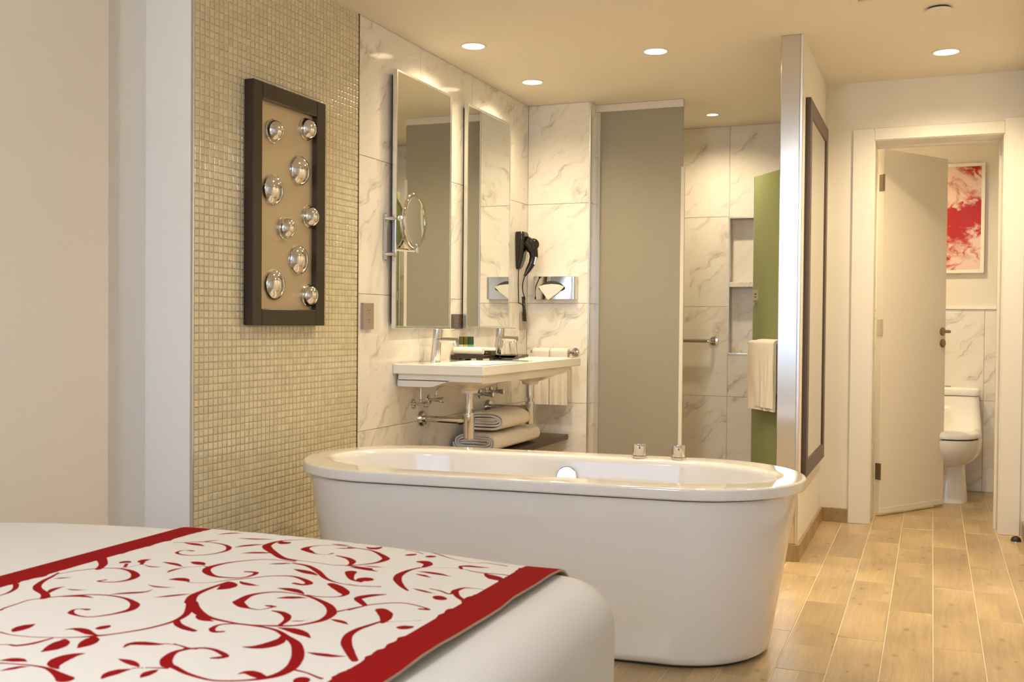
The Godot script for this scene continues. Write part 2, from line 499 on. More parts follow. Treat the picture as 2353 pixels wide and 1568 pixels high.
	[871,1738,30,848,1735,50,826,1725,50,822,1737,80,824,1752,110,817,1779,50,793,1783,30,771,1776,30],
	[823,1746,120,806,1721,90,784,1699,80],
	[838,1700,24,835,1697,110,832,1695,180,828,1692,200,824,1691,170,820,1689,100,816,1688,20],
	[882,1903,60,892,1919,70,878,1931,110,861,1934,90,840,1942,30],
	[826,1894,26,817,1887,121,807,1881,198,798,1875,220,788,1869,187,779,1863,110,769,1857,22],
	[998,2001,50,977,1989,50,934,1969,30,882,1960,20,860,1974,30,813,1975,40],
	[1034,1944,14,1031,1947,66,1028,1951,108,1025,1955,120,1022,1959,102,1020,1963,60,1019,1968,12],
	[990,1955,17,987,1957,77,985,1960,126,982,1963,140,979,1965,119,977,1968,70,974,1971,14],
	[1058,1992,30,1020,1982,40,1007,1975,20],
	[1199,2007,14,1194,2005,66,1189,2004,108,1185,2004,120,1181,2006,102,1177,2009,60,1174,2013,12],
	[1153,2017,17,1148,2014,77,1144,2014,126,1141,2014,140,1138,2017,119,1136,2020,70,1134,2025,14],
	[1144,1971,19,1135,1967,88,1127,1966,144,1121,1968,160,1118,1973,136,1116,1981,80,1117,1993,16],
	[1083,1801,16,1072,1802,72,1061,1803,117,1050,1803,130,1039,1801,110,1028,1799,65,1017,1797,13],
	[1021,1833,7,1029,1830,33,1037,1828,54,1045,1826,60,1053,1824,51,1062,1823,30,1071,1822,6],
	[1012,1723,24,1010,1726,110,1008,1730,180,1005,1733,200,1002,1735,170,999,1738,100,996,1740,20],
	[1019,1689,20,991,1688,30,958,1702,40]
]

func materials() -> void:
	var mt := marble_image()
	for i in 7:
		var m := mat(Color.WHITE, 0.10)
		m.albedo_texture = mt
		m.metallic_specular = 0.5
		triplanar(m, Vector3(0.85, 0.85, 0.85), Vector3(0.37 * i + 0.1, 0.53 * i, 0.71 * i))
		M["marble%d" % i] = m
	var wt := wood_image()
	for i in 6:
		var t: float = [1.0, 0.96, 1.0, 0.98, 1.0, 0.94][i]
		var m := mat(Color(t, t, t) if t <= 1.0 else Color.WHITE, 0.30)
		m.albedo_texture = wt
		triplanar(m, Vector3(1.9, 1.9, 0.95), Vector3(0.29 * i, 0.0, 0.37 * i))
		M["wood%d" % i] = m
	M.wood_base = mat(Color.WHITE, 0.4); M.wood_base.albedo_texture = wt
	triplanar(M.wood_base, Vector3(3.0, 3.0, 3.0))
	M.wood_base.albedo_color = Color(0.88, 0.86, 0.84)
	M.grout = mat(lin(0.74, 0.66, 0.52), 0.8)
	M.tile_grout = mat(lin(0.74, 0.66, 0.50), 0.35)
	for i in 5:
		var k: float = [1.0, 0.93, 1.06, 0.97, 1.03][i]
		var m := mat(lin(0.64 * k, 0.565 * k, 0.385 * k), 0.045, 0.0, 1.0)
		M["tile%d" % i] = m
	M.tile_many = mat(Color.WHITE, 0.045, 0.0, 1.0)
	M.tile_many.vertex_color_use_as_albedo = true
	M.paint = mat(lin(0.785, 0.75, 0.685), 0.75)
	M.paint_white = mat(lin(0.82, 0.80, 0.765), 0.7)
	M.ceiling = mat(lin(0.78, 0.72, 0.62), 0.85)
	M.panel = mat(lin(0.76, 0.71, 0.63), 0.7)
	M.trim = mat(lin(0.77, 0.73, 0.655), 0.42)
	M.door = mat(lin(0.80, 0.745, 0.64), 0.45)
	M.chrome = mat(lin(0.68, 0.665, 0.645), 0.05, 1.0)
	M.satin = mat(lin(0.70, 0.68, 0.65), 0.28, 1.0)
	M.steel = mat(lin(0.66, 0.65, 0.64), 0.16, 1.0)
	M.champagne = mat(lin(0.52, 0.44, 0.31), 0.42, 0.75)
	M.bronze = mat(lin(0.32, 0.24, 0.15), 0.35, 1.0)
	M.hinge = mat(lin(0.22, 0.17, 0.12), 0.4, 1.0)
	M.acrylic = mat(lin(0.78, 0.755, 0.715), 0.07, 0.0, 0.5)
	M.ceramic = mat(lin(0.82, 0.80, 0.76), 0.06, 0.0, 0.5)
	M.mirror = mat(lin(0.80, 0.81, 0.76), 0.01, 1.0)
	M.espresso = mat(lin(0.026, 0.015, 0.008), 0.3, 0.0, 0.1)
	M.walnut = mat(lin(0.075, 0.046, 0.028), 0.4)
	M.black = mat(lin(0.013, 0.010, 0.007), 0.16, 0.0, 0.12)
	M.rubber = mat(lin(0.02, 0.018, 0.016), 0.5)
	M.gap = mat(lin(0.05, 0.045, 0.04), 0.8)
	M.towel = mat(lin(0.80, 0.755, 0.68), 0.95)
	var tn := NoiseTexture2D.new()
	tn.width = 256; tn.height = 256; tn.seamless = true; tn.as_normal_map = true; tn.bump_strength = 6.0
	tn.noise = noise(51, 0.06, 3)
	M.towel.normal_enabled = true; M.towel.normal_texture = tn; M.towel.normal_scale = 0.8
	triplanar(M.towel, Vector3(14, 14, 14))
	M.tissue = mat(lin(0.84, 0.81, 0.76), 0.9)
	M.tissue.backlight_enabled = true; M.tissue.backlight = lin(0.3, 0.29, 0.27)
	M.sheet = mat(Color.WHITE, 0.8)
	M.sheet.albedo_texture = stripe_image()
	M.runner = mat(Color.WHITE, 0.85)
	M.runner.albedo_texture = runner_image()
	for q in [M.runner, M.sheet, M.towel, M.tissue]: q.metallic_specular = 0.18
	M.lining = mat(lin(0.46, 0.36, 0.24), 0.9)
	M.frosted = mat(lin(0.36, 0.345, 0.285), 0.32)
	M.frosted.backlight_enabled = true; M.frosted.backlight = lin(0.34, 0.31, 0.24)
	M.frosted_green = mat(lin(0.28, 0.325, 0.155), 0.32)
	M.frosted_green.backlight_enabled = true; M.frosted_green.backlight = lin(0.2, 0.22, 0.11)
	M.aluminium = mat(lin(0.78, 0.78, 0.77), 0.25, 1.0)
	M.aluminium_white = mat(lin(0.74, 0.70, 0.64), 0.35, 0.5)
	M.clear = mat(Color(1, 1, 1, 0.06), 0.02)
	M.clear.transparency = BaseMaterial3D.TRANSPARENCY_ALPHA
	M.tumbler = mat(Color(1, 1, 1, 0.0), 0.0)
	M.tumbler.refraction_enabled = true; M.tumbler.refraction_scale = 0.05
	M.plate_beige = mat(lin(0.40, 0.34, 0.27), 0.4, 0.35)
	M.plate_dark = mat(lin(0.10, 0.075, 0.055), 0.25)
	M.ink = mat(Color.WHITE, 0.25); M.ink.albedo_texture = ink_image()
	M.white_frame = mat(lin(0.82, 0.80, 0.76), 0.4)
	M.olive = mat(lin(0.055, 0.05, 0.008), 0.3)
	M.olive_cap = mat(lin(0.10, 0.10, 0.012), 0.25)
	M.cream_label = mat(lin(0.80, 0.74, 0.60), 0.5)
	M.lime = mat(lin(0.62, 0.60, 0.20), 0.4)
	M.teal = mat(lin(0.16, 0.52, 0.45), 0.35)
	M.teal_cap = mat(lin(0.012, 0.06, 0.03), 0.25)
	M.gold = mat(lin(0.75, 0.62, 0.35), 0.4)
	M.red = mat(lin(0.45, 0.03, 0.02), 0.5)
	M.curtain = mat(lin(0.62, 0.60, 0.60), 0.9)
	M.curtain.backlight_enabled = true; M.curtain.backlight = lin(0.25, 0.25, 0.27)
	M.bounce_terrace = mat(lin(0.74, 0.71, 0.66), 0.8)  # pale, to throw sunlight back in through the window
	M.white_plastic = mat(lin(0.74, 0.70, 0.62), 0.5)
	M.opal = mat(lin(0.85, 0.84, 0.82), 0.4)
	M.opal.emission_enabled = true
	M.opal.emission = Color(1.0, 0.96, 0.90); M.opal.emission_energy_multiplier = 2.0  # glow of the added bedroom lamp
	M.lens = mat(lin(0.9, 0.9, 0.9), 0.5)
	M.lens.emission_enabled = true
	M.lens.emission = Color(1.0, 0.90, 0.72); M.lens.emission_energy_multiplier = 5.0

func downlight(label: String, x: float, d: float, r: float, energy: float, group := "recessed downlights") -> void:
	var at := V(x, ROOM_H, d)
	var t := thing("ceiling_light", label, "light", at, group)
	part(t, "trim_ring", G().lathe([[r, -0.0005], [r + 0.009, -0.0005], [r + 0.007, -0.004], [r, -0.004]], Transform3D(Basis(), at), 32), M.white_plastic)
	part(t, "lens", G().lathe([[0.001, -0.0005], [r, -0.0005], [r, -0.0028], [0.001, -0.0028]], Transform3D(Basis(), at), 32), M.lens)
	var l := SpotLight3D.new()
	l.name = "lamp"
	l.light_color = LAMP
	l.light_energy = energy
	l.light_size = r * 0.8
	l.spot_angle = 76.0; l.spot_angle_attenuation = 1.0
	l.spot_range = 12.0; l.spot_attenuation = 2.0
	l.shadow_enabled = true
	l.position = Vector3(0, -0.012, 0)
	l.rotation_degrees = Vector3(-90, 0, 0)
	t.add_child(l, true)

const LAMP := Color(1.0, 0.905, 0.745)

func _ready() -> void:
	# ---- camera
	var cam := Camera3D.new()
	cam.name = "camera"
	cam.transform = Transform3D(Basis(Vector3(0.926046, 0.008715, -0.377311), Vector3(-0.014661, 0.999809, -0.01289), Vector3(0.377127, 0.017469, 0.925997)).orthonormalized(), Vector3(0, 1.1, 0))
	var at := CameraAttributesPhysical.new()
	at.frustum_focal_length = 36.305
	at.frustum_focus_distance = 5.2
	at.frustum_near = 0.05; at.frustum_far = 100.0
	at.exposure_aperture = 9.0
	cam.attributes = at
	add_child(cam)
	cam.current = true
	# ---- daylight and exposure
	var e := Environment.new()
	e.background_mode = Environment.BG_SKY
	var sky := Sky.new()
	var sm := ProceduralSkyMaterial.new()
	sm.sky_top_color = Color(0.42, 0.62, 0.97); sm.sky_horizon_color = Color(0.74, 0.86, 1.0)
	sm.ground_horizon_color = Color(0.70, 0.74, 0.76); sm.ground_bottom_color = Color(0.5, 0.5, 0.5)
	sm.sky_energy_multiplier = SKY_ENERGY; sm.ground_energy_multiplier = SKY_ENERGY
	sky.sky_material = sm
	e.sky = sky
	e.tonemap_mode = Environment.TONE_MAPPER_LINEAR
	e.tonemap_exposure = 1.0
	e.sdfgi_enabled = true; e.ssao_enabled = true; e.ssil_enabled = true
	var we := WorldEnvironment.new()
	we.name = "environment"
	we.environment = e
	add_child(we)
	var sun := DirectionalLight3D.new()
	sun.name = "sun"
	sun.light_color = Color(1.0, 0.97, 0.92)
	sun.light_energy = 5.0
	sun.light_angular_distance = 0.6
	sun.shadow_enabled = true
	sun.look_at_from_position(Vector3(1.2, 6.0, 3.2), Vector3(0, 0, 0))
	add_child(sun)
	materials()
	# ---- lamps
	downlight("recessed downlight close to the taller vanity mirror beside the mosaic wall", -2.09, 4.60, 0.055, 1.8)
	downlight("recessed downlight above the far vanity mirror by the tissue box corner", -2.09, 5.40, 0.055, 1.65)
	downlight("recessed downlight in mid ceiling in front of the frosted shower panel", -1.285, 5.0, 0.056, 2.0)
	downlight("recessed downlight over the hall in front of the toilet door", 0.042, 5.504, 0.058, 2.6)
	downlight("small recessed downlight inside the shower ceiling", -1.326, 6.626, 0.036, 1.35)
	downlight("recessed downlight over the hall floor beside the bathtub", 0.042, 4.30, 0.058, 2.3)
	downlight("recessed downlight above the bathtub", -1.285, 3.75, 0.056, 1.9)
	downlight("recessed downlight in the toilet room ceiling", -0.28, 6.85, 0.05, 2.6)
	# unseen opal bowl, added to spread even light over bed and tub
	var lp := V(-1.05, ROOM_H, -0.45)
	var bl := thing("added_bedroom_light", "round opal ceiling lamp added out of view to light bed and tub", "light", lp)
	part(bl, "ceiling_plate", G().lathe([[0.001, -0.001], [0.19, -0.001], [0.19, -0.02], [0.001, -0.02]], Transform3D(Basis(), lp), 36), M.white_plastic)
	part(bl, "opal_bowl", G().lathe([[0.001, -0.0205], [0.18, -0.0205], [0.175, -0.05], [0.13, -0.085], [0.06, -0.10], [0.001, -0.103]], Transform3D(Basis(), lp), 36), M.opal, 60.0)
	var ol := OmniLight3D.new()
	ol.name = "lamp"
	ol.light_color = Color(0.97, 0.99, 1.0)
	ol.light_energy = 2.5
	ol.light_size = 0.16
	ol.omni_range = 14.0; ol.omni_attenuation = 2.0
	ol.shadow_enabled = true
	ol.position = Vector3(0, -0.29, 0)
	bl.add_child(ol, true)
	build_shell()
	build_tub()
	build_vanity()
	build_back_wall_things()
	build_art()
	build_shower()
	build_hall()
	build_toilet_room()
	build_bed()
	build_bedroom_rest()

const SKY_ENERGY := 2.0

func slab(parent: Node3D, a: Vector3, b: Vector3, k: int) -> void:
	# marble slab between two corners (x, y, depth); its own edges stand 1 mm back from the joint
	var p := V(a.x, a.y, a.z)
	var q := V(b.x, b.y, b.z)
	var s := (p - q).abs()
	for i in 3:
		if s[i] > 0.02: s[i] -= 0.0022
	piece(parent, "slab", G().box(Vector3.ZERO, s, 0.0008).mesh(20.0), M["marble%d" % (k % 7)], Transform3D(Basis(), (p + q) * 0.5))

func build_shell() -> void:
	# floor: grout bed with wood-look planks
	var f := structure("floor")
	part(f, "grout_bed", span(G(), Vector3(-2.7, -0.08, -2.3), Vector3(1.5, -0.0022, 7.65)), M.grout)
	var pw := 0.157
	var pl := 0.875
	var full := G().box(Vector3.ZERO, Vector3(pw - 0.0034, 0.010, pl - 0.0026), 0.0012).mesh(20.0)
	rng.seed = 77
	for c in range(-17, 9):
		var x0 := 0.017 + pw * c
		if x0 + pw * 0.5 > 1.36: continue
		var first: float = 4.68 if c % 2 == 0 else 4.25
		for r in range(-8, 4):
			var d0 := first + pl * r
			var d1 := minf(d0 + pl, 7.6)
			d0 = maxf(d0, -2.25)
			if d1 - d0 < 0.05: continue
			var me: Mesh = full
			if d1 - d0 < pl - 0.001: me = G().box(Vector3.ZERO, Vector3(pw - 0.0034, 0.010, d1 - d0 - 0.0026), 0.0012).mesh(20.0)
			var b := Basis(Vector3.UP, PI) if rng.randf() < 0.5 else Basis()
			piece(f, "plank", me, M["wood%d" % rng.randi_range(0, 5)], Transform3D(b, V(x0 + pw * 0.5, -0.005, (d0 + d1) * 0.5)))
	# ceiling
	var c := structure("ceiling")
	part(c, "plaster", span(G(), Vector3(-2.75, ROOM_H, -2.35), Vector3(1.5, ROOM_H + 0.1, 7.7)), M.ceiling)
	# bedroom wall behind the bed head
	var w := structure("wall_left")
	part(w, "plaster", span(G(), Vector3(-2.75, 0, -2.3), Vector3(-2.55, ROOM_H, 2.8605)), M.paint_white)
	# mosaic wall
	w = structure("wall_left_mosaic")
	part(w, "core", span(G(), Vector3(-2.75, 0, 2.8605), Vector3(-2.350, ROOM_H, 3.953)), M.paint_white)
	part(w, "grout", span(G(), Vector3(-2.3505, 0, 2.866), Vector3(-2.3475, ROOM_H, 3.949)), M.tile_grout)
	part(w, "edge_profile", span(G(), Vector3(-2.356, 0, 2.8585), Vector3(-2.3435, ROOM_H, 2.865), 0.001), M.aluminium)
	part(w, "joint_profile", span(G(), Vector3(-2.352, 0, 3.949), Vector3(-2.3425, ROOM_H, 3.955), 0.0005), M.hinge)
	mosaic(w)
	# marble wall with the mirrors
	w = structure("wall_left_marble")
	part(w, "core", span(G(), Vector3(-2.75, 0, 3.953), Vector3(-2.353, ROOM_H, 6.15)), M.grout)
	var cols := [3.955, 4.54, 5.15, 5.76, 6.0]
	var k := 0
	for i in 4:
		for r in 4:
			slab(w, Vector3(-2.353, r * 0.612, cols[i]), Vector3(LEFT_X, (r + 1) * 0.612, cols[i + 1]), k * 3 + r)
			k += 1
	# end wall beside the shower
	w = structure("wall_back")
	part(w, "core", span(G(), Vector3(-2.353, 0, BACK_D + 0.008), Vector3(-1.947, ROOM_H, 7.2)), M.grout)
	for r in 4:
		slab(w, Vector3(LEFT_X, r * 0.612, BACK_D), Vector3(-1.945, (r + 1) * 0.612, BACK_D + 0.008), r * 2 + 1)
		slab(w, Vector3(-1.947, r * 0.612, BACK_D + 0.012), Vector3(-1.939, (r + 1) * 0.612, 6.115), r * 2)
	part(w, "corner_profile", span(G(), Vector3(-1.949, 0, BACK_D - 0.003), Vector3(-1.937, ROOM_H, BACK_D + 0.012), 0.002), M.aluminium)
	# shower back wall with a niche
	w = structure("wall_shower_back")
	part(w, "core", span(G(), Vector3(-2.0, 0, SHOWER_D + 0.108), Vector3(-0.60, ROOM_H, SHOWER_D + 0.2)), M.grout)
	var nx0 := -1.288
	var nx1 := -0.985
	var ny0 := 0.905
	var ny1 := 1.826
	part(w, "backing", span(span(span(span(G(), Vector3(-2.0, 0, SHOWER_D + 0.008), Vector3(nx0, ROOM_H, SHOWER_D + 0.108)), Vector3(nx1, 0, SHOWER_D + 0.008), Vector3(-0.60, ROOM_H, SHOWER_D + 0.108)), Vector3(nx0, 0, SHOWER_D + 0.008), Vector3(nx1, ny0, SHOWER_D + 0.108)), Vector3(nx0, ny1, SHOWER_D + 0.008), Vector3(nx1, ROOM_H, SHOWER_D + 0.108)), M.grout)
	for r in 4:
		slab(w, Vector3(-1.94, r * 0.612, SHOWER_D), Vector3(-1.29, (r + 1) * 0.612, SHOWER_D + 0.008), r + 3)
	slab(w, Vector3(-1.29, 0, SHOWER_D), Vector3(-0.665, 0.612, SHOWER_D + 0.008), 2)
	slab(w, Vector3(-1.29, 0.612, SHOWER_D), Vector3(-0.665, ny0, SHOWER_D + 0.008), 5)
	slab(w, Vector3(nx1, ny0, SHOWER_D), Vector3(-0.665, 1.224, SHOWER_D + 0.008), 5)
	slab(w, Vector3(nx1, 1.224, SHOWER_D), Vector3(-0.665, ny1, SHOWER_D + 0.008), 1)
	slab(w, Vector3(-1.29, ny1, SHOWER_D), Vector3(-0.665, ROOM_H, SHOWER_D + 0.008), 4)
	slab(w, Vector3(nx0, ny0, SHOWER_D + 0.100), Vector3(nx1, ny1, SHOWER_D + 0.108), 6)
	part(w, "niche_shelf", span(G(), Vector3(nx0, 1.357, SHOWER_D + 0.004), Vector3(nx1, 1.392, SHOWER_D + 0.10), 0.002), M.marble3)
	var fr := G()
	for q in [[nx0 - 0.006, nx0 + 0.004, ny0 - 0.006, ny1 + 0.006], [nx1 - 0.004, nx1 + 0.006, ny0 - 0.006, ny1 + 0.006], [nx0, nx1, ny0 - 0.006, ny0 + 0.004], [nx0, nx1, ny1 - 0.004, ny1 + 0.006]]:
		span(fr, Vector3(q[0], q[2], SHOWER_D - 0.003), Vector3(q[1], q[3], SHOWER_D + 0.012), 0.0015)
	part(w, "niche_frame", fr, M.aluminium)
	# partition between shower and hall
	w = structure("wall_partition")
	part(w, "plaster", span(G(), Vector3(-0.655, 0, 4.948), Vector3(-0.572, ROOM_H, 7.7)), M.paint)
	for r in 4:
		slab(w, Vector3(-0.663, r * 0.612, 4.955), Vector3(-0.655, (r + 1) * 0.612, 6.0), r + 1)
		slab(w, Vector3(-0.663, r * 0.612, 6.0), Vector3(-0.655, (r + 1) * 0.612, SHOWER_D), r + 4)
	part(w, "steel_end_cap", span(G(), Vector3(-0.671, 0.078, 4.938), Vector3(-0.583, ROOM_H, 4.952), 0.003), M.steel)
	part(w, "corner_strip", span(G(), Vector3(-0.583, 0.078, 4.940), Vector3(-0.5705, ROOM_H, 4.954), 0.0015), M.satin)
	# hall end wall round the toilet door
	w = structure("wall_hall")
	part(w, "plaster", span(span(span(G(), Vector3(-0.572, 0, HALL_D), Vector3(-0.322, ROOM_H, 6.27)), Vector3(0.350, 0, HALL_D), Vector3(1.5, ROOM_H, 6.27)), Vector3(-0.322, 2.135, HALL_D), Vector3(0.350, ROOM_H, 6.27)), M.paint)
	# hall side wall and bedroom walls
	w = structure("wall_right")
	part(w, "plaster", span(span(G(), Vector3(0.462, 0, 3.4), Vector3(0.56, ROOM_H, HALL_D)), Vector3(0.56, 0, 3.4), Vector3(1.36, ROOM_H, 3.5)), M.paint)
	w = structure("wall_right_bedroom")
	part(w, "plaster", span(G(), Vector3(1.36, 0, -2.3), Vector3(1.5, ROOM_H, 7.7)), M.paint_white)
	w = structure("wall_toilet_back")
	part(w, "plaster", span(G(), Vector3(-0.6, 0, 7.553), Vector3(1.0, ROOM_H, 7.7)), M.paint)
	var ws := [-0.572, -0.29, 0.32, 0.80]
	for i in 3:
		for r in 2: slab(w, Vector3(ws[i], r * 0.608, 7.545), Vector3(ws[i + 1], (r + 1) * 0.608, 7.553), i * 2 + r)
	part(w, "cap_rail", span(G(), Vector3(-0.572, 1.2165, 7.537), Vector3(0.80, 1.233, 7.555), 0.002), M.white_frame)
	w = structure("wall_toilet_right")
	part(w, "plaster", span(G(), Vector3(0.80, 0, 6.27), Vector3(0.92, ROOM_H, 7.6)), M.paint)
	# baseboards of the same oak-look porcelain
	var b := structure("baseboard_partition")
	part(b, "strip", span(G(), Vector3(-0.572, 0, 4.942), Vector3(-0.560, 0.078, HALL_D), 0.001), M.wood_base)
	part(b, "end_strip", span(G(), Vector3(-0.668, 0, 4.930), Vector3(-0.560, 0.078, 4.942), 0.001), M.wood_base)
	b = structure("baseboard_hall")
	part(b, "strip", span(G(), Vector3(-0.560, 0, 6.028), Vector3(-0.424, 0.078, HALL_D), 0.001), M.wood_base)
	b = structure("baseboard_right")
	part(b, "strip", span(G(), Vector3(0.450, 0, 3.4), Vector3(0.462, 0.078, HALL_D), 0.001), M.wood_base)

func mosaic(w: Node3D) -> void:
	var p := 0.0257
	var g := G()
	# one glass tile with softened edges, open at the back
	var h := (p - 0.0031) * 0.5
	var bv := 0.0026
	var t := 0.0042
	var rows := [[h, 0.0], [h, t - bv], [h - bv * 0.12, t - bv * 0.5], [h - bv * 0.45, t - bv * 0.15], [h - bv, t]]
	var rings := []
	for r in rows:
		var q := PackedVector3Array()
		for k in [[-1, -1], [1, -1], [1, 1], [-1, 1]]: q.append(Vector3(r[1], k[1] * r[0], -k[0] * r[0]))
		rings.append(q)
	g.loft(rings, true, true)
	var tile := g.mesh(40.0)
	rng.seed = 9
	var all := []
	var nz := int((3.948 - 2.8665) / p)
	var ny := int(ROOM_H / p)
	for i in nz:
		for j in ny:
			var pos := V(-2.3475, (j + 0.5) * p + 0.002, 2.8665 + (i + 0.5) * (3.9485 - 2.8665) / nz)
			var b := Basis.from_euler(Vector3(rng.randfn(0, 0.004), rng.randfn(0, 0.018), rng.randfn(0, 0.018)))
			all.append([pos.distance_to(Vector3(0, 1.1, 0)), Transform3D(b, pos), rng.randf()])
	all.sort_custom(func(a, b): return a[0] < b[0])
	var mm := MultiMesh.new()
	mm.transform_format = MultiMesh.TRANSFORM_3D
	mm.use_colors = true
	mm.mesh = tile
	mm.instance_count = all.size() - 300
	for i in all.size():
		if i < 300: piece(w, "mosaic_tile", tile, M["tile%d" % int(all[i][2] * 4.99)], all[i][1])
		else:
			var k := 0.92 + 0.15 * float(all[i][2])
			mm.set_instance_transform(i - 300, all[i][1])
			mm.set_instance_color(i - 300, Color(0.64 * k, 0.565 * k, 0.385 * k))
	var o := MultiMeshInstance3D.new()
	o.name = "mosaic_tiles"
	o.multimesh = mm
	o.material_override = M.tile_many
	o.set_meta("kind", "stuff")
	w.add_child(o, true)

# ---------------------------------------------------------------- bathtub
const TUB_C := Vector2(-1.2925, 3.4815)
const TUB_TURN := 0.088

func tub_point(u: float, y: float, q: float) -> Vector3:
	return V(TUB_C.x + u * cos(TUB_TURN) - q * sin(TUB_TURN), y, TUB_C.y + u * sin(TUB_TURN) + q * cos(TUB_TURN))

func tub_ring(a: float, b: float, e: float, y: float, n := 88) -> PackedVector3Array:
	var r := PackedVector3Array()
	for i in n:
		var t := TAU * (i + 0.5) / n
		var c := cos(t)
		r.append(tub_point(signf(c) * (a - e) + e * c, y, b * sin(t)))
	return r

func build_tub() -> void:
	var t := thing("bathtub", "white freestanding oval bathtub with a rolled rim standing by the mosaic wall", "bathtub", V(TUB_C.x, 0, TUB_C.y))
	var rings := []
	for q in [[0.775, 0.288, 0.010], [0.790, 0.301, 0.013], [0.800, 0.311, 0.022], [0.804, 0.315, 0.040], [0.822, 0.325, 0.15], [0.842, 0.3365, 0.27], [0.860, 0.347, 0.38], [0.877, 0.3565, 0.48], [0.886, 0.362, 0.548]]:
		rings.append(tub_ring(q[0], q[1], q[1], q[2]))
	part(t, "outer_shell", G().loft(rings, true, false), M.acrylic, 50.0)
	part(t, "plinth", G().loft([tub_ring(0.77, 0.283, 0.283, 0.0), tub_ring(0.77, 0.283, 0.283, 0.0105)]), M.gap)
	rings = []
	for q in [[0.884, 0.360, 0.360, 0.5535], [0.905, 0.380, 0.380, 0.5535], [0.911, 0.3855, 0.3855, 0.556], [0.913, 0.387, 0.387, 0.561], [0.913, 0.387, 0.387, 0.584], [0.911, 0.385, 0.385, 0.589], [0.905, 0.379, 0.379, 0.592], [0.845, 0.297, 0.40, 0.5925], [0.828, 0.279, 0.412, 0.591], [0.818, 0.268, 0.415, 0.585], [0.810, 0.260, 0.415, 0.57], [0.775, 0.240, 0.39, 0.42], [0.735, 0.222, 0.36, 0.28], [0.69, 0.205, 0.33, 0.19], [0.62, 0.175, 0.28, 0.15], [0.5, 0.12, 0.2, 0.138]]:
		rings.append(tub_ring(q[0], q[1], q[2], q[3]))
	part(t, "rim_and_basin", G().loft(rings, false, true), M.acrylic, 50.0)
	# overflow cap on the far inner side
	var od := (tub_point(0, 0.5, 0) - tub_point(0, 0.5, 1)).normalized()
	var oc := tub_point(0.027, 0.512, 0.252)
	part(t, "overflow_cap", G().lathe([[0.001, -0.004], [0.034, -0.004], [0.036, 0.006], [0.0405, 0.010], [0.0405, 0.016], [0.037, 0.0195], [0.001, 0.020]], axis(oc, od + Vector3(0.09, 0.17, 0)), 40), M.chrome)
	for p in [[-1.025, 3.812], [-0.878, 3.828]]:
		var at := V(p[0], 0.5925, p[1])
		var k := part(t, "control_knob", G().lathe([[0.001, 0.009], [0.0235, 0.009], [0.0245, 0.011], [0.0245, 0.052], [0.023, 0.0545], [0.001, 0.0545]], Transform3D(Basis(), at), 32), M.chrome)
		part(k, "base_ring", G().lathe([[0.001, 0.0], [0.029, 0.0], [0.029, 0.007], [0.026, 0.0085], [0.001, 0.0085]], Transform3D(Basis(), at), 32), M.chrome)
		var fd := (Vector3(0, 1.1, 0) - at)
		fd.y = 0
		fd = fd.normalized()
		part(k, "marker", G().lathe([[0.0005, -0.001], [0.004, -0.001], [0.004, 0.0015], [0.0005, 0.0018]], axis(at + Vector3(0, 0.040, 0) + fd * 0.0242, fd), 14), M.hinge)

# ---------------------------------------------------------------- vanity
func rounded_rect(w: float, h: float, r: float, seg := 5) -> PackedVector2Array:
	var p := PackedVector2Array()
	for k in 4:
		var c: Vector2 = [Vector2(w / 2 - r, h / 2 - r), Vector2(-w / 2 + r, h / 2 - r), Vector2(-w / 2 + r, -h / 2 + r), Vector2(w / 2 - r, -h / 2 + r)][k]
		for i in seg + 1:
			var t := PI / 2 * (k + float(i) / seg)
			p.append(c + Vector2(cos(t), sin(t)) * r)
	return p

func plan_ring(x: float, d: float, w: float, l: float, r: float, y: float) -> PackedVector3Array:
	var o := PackedVector3Array()
	for p in rounded_rect(w, l, minf(r, minf(w, l) * 0.49)): o.append(V(x + p.x, y, d + p.y))
	return o

func faucet(label: String, d: float) -> void:
	var b := V(-2.285, 0.9035, d)
	var t := thing("faucet", label, "faucet", b, "chrome basin mixers")
	var lean := Vector3(0.10, 1.0, 0)
	part(t, "body", G().lathe([[0.001, 0.0], [0.026, 0.0], [0.0255, 0.004], [0.0245, 0.006], [0.0235, 0.115], [0.001, 0.115]], axis(b, lean), 28), M.chrome)
	part(t, "cartridge_cap", G().lathe([[0.001, 0.117], [0.0235, 0.117], [0.0235, 0.160], [0.022, 0.167], [0.001, 0.169]], axis(b, lean), 28), M.chrome)
	var s := b + Vector3(0.012, 0.108, 0)
	part(t, "spout", G().tube([s, s + Vector3(0.05, 0.001, 0), s + Vector3(0.107, 0.0, 0)], 0.0135, 18), M.chrome)
	part(t, "aerator", G().lathe([[0.001, 0.0], [0.0105, 0.0], [0.0105, 0.021], [0.001, 0.021]], axis(s + Vector3(0.094, -0.003, 0), Vector3(0.25, -1, 0)), 18), M.satin)
	part(t, "lever", G().tube([b + Vector3(0.018, 0.164, 0), b + Vector3(0.06, 0.1655, 0), b + Vector3(0.107, 0.165, 0)], [0.004, 0.0032, 0.003], 10), M.chrome)

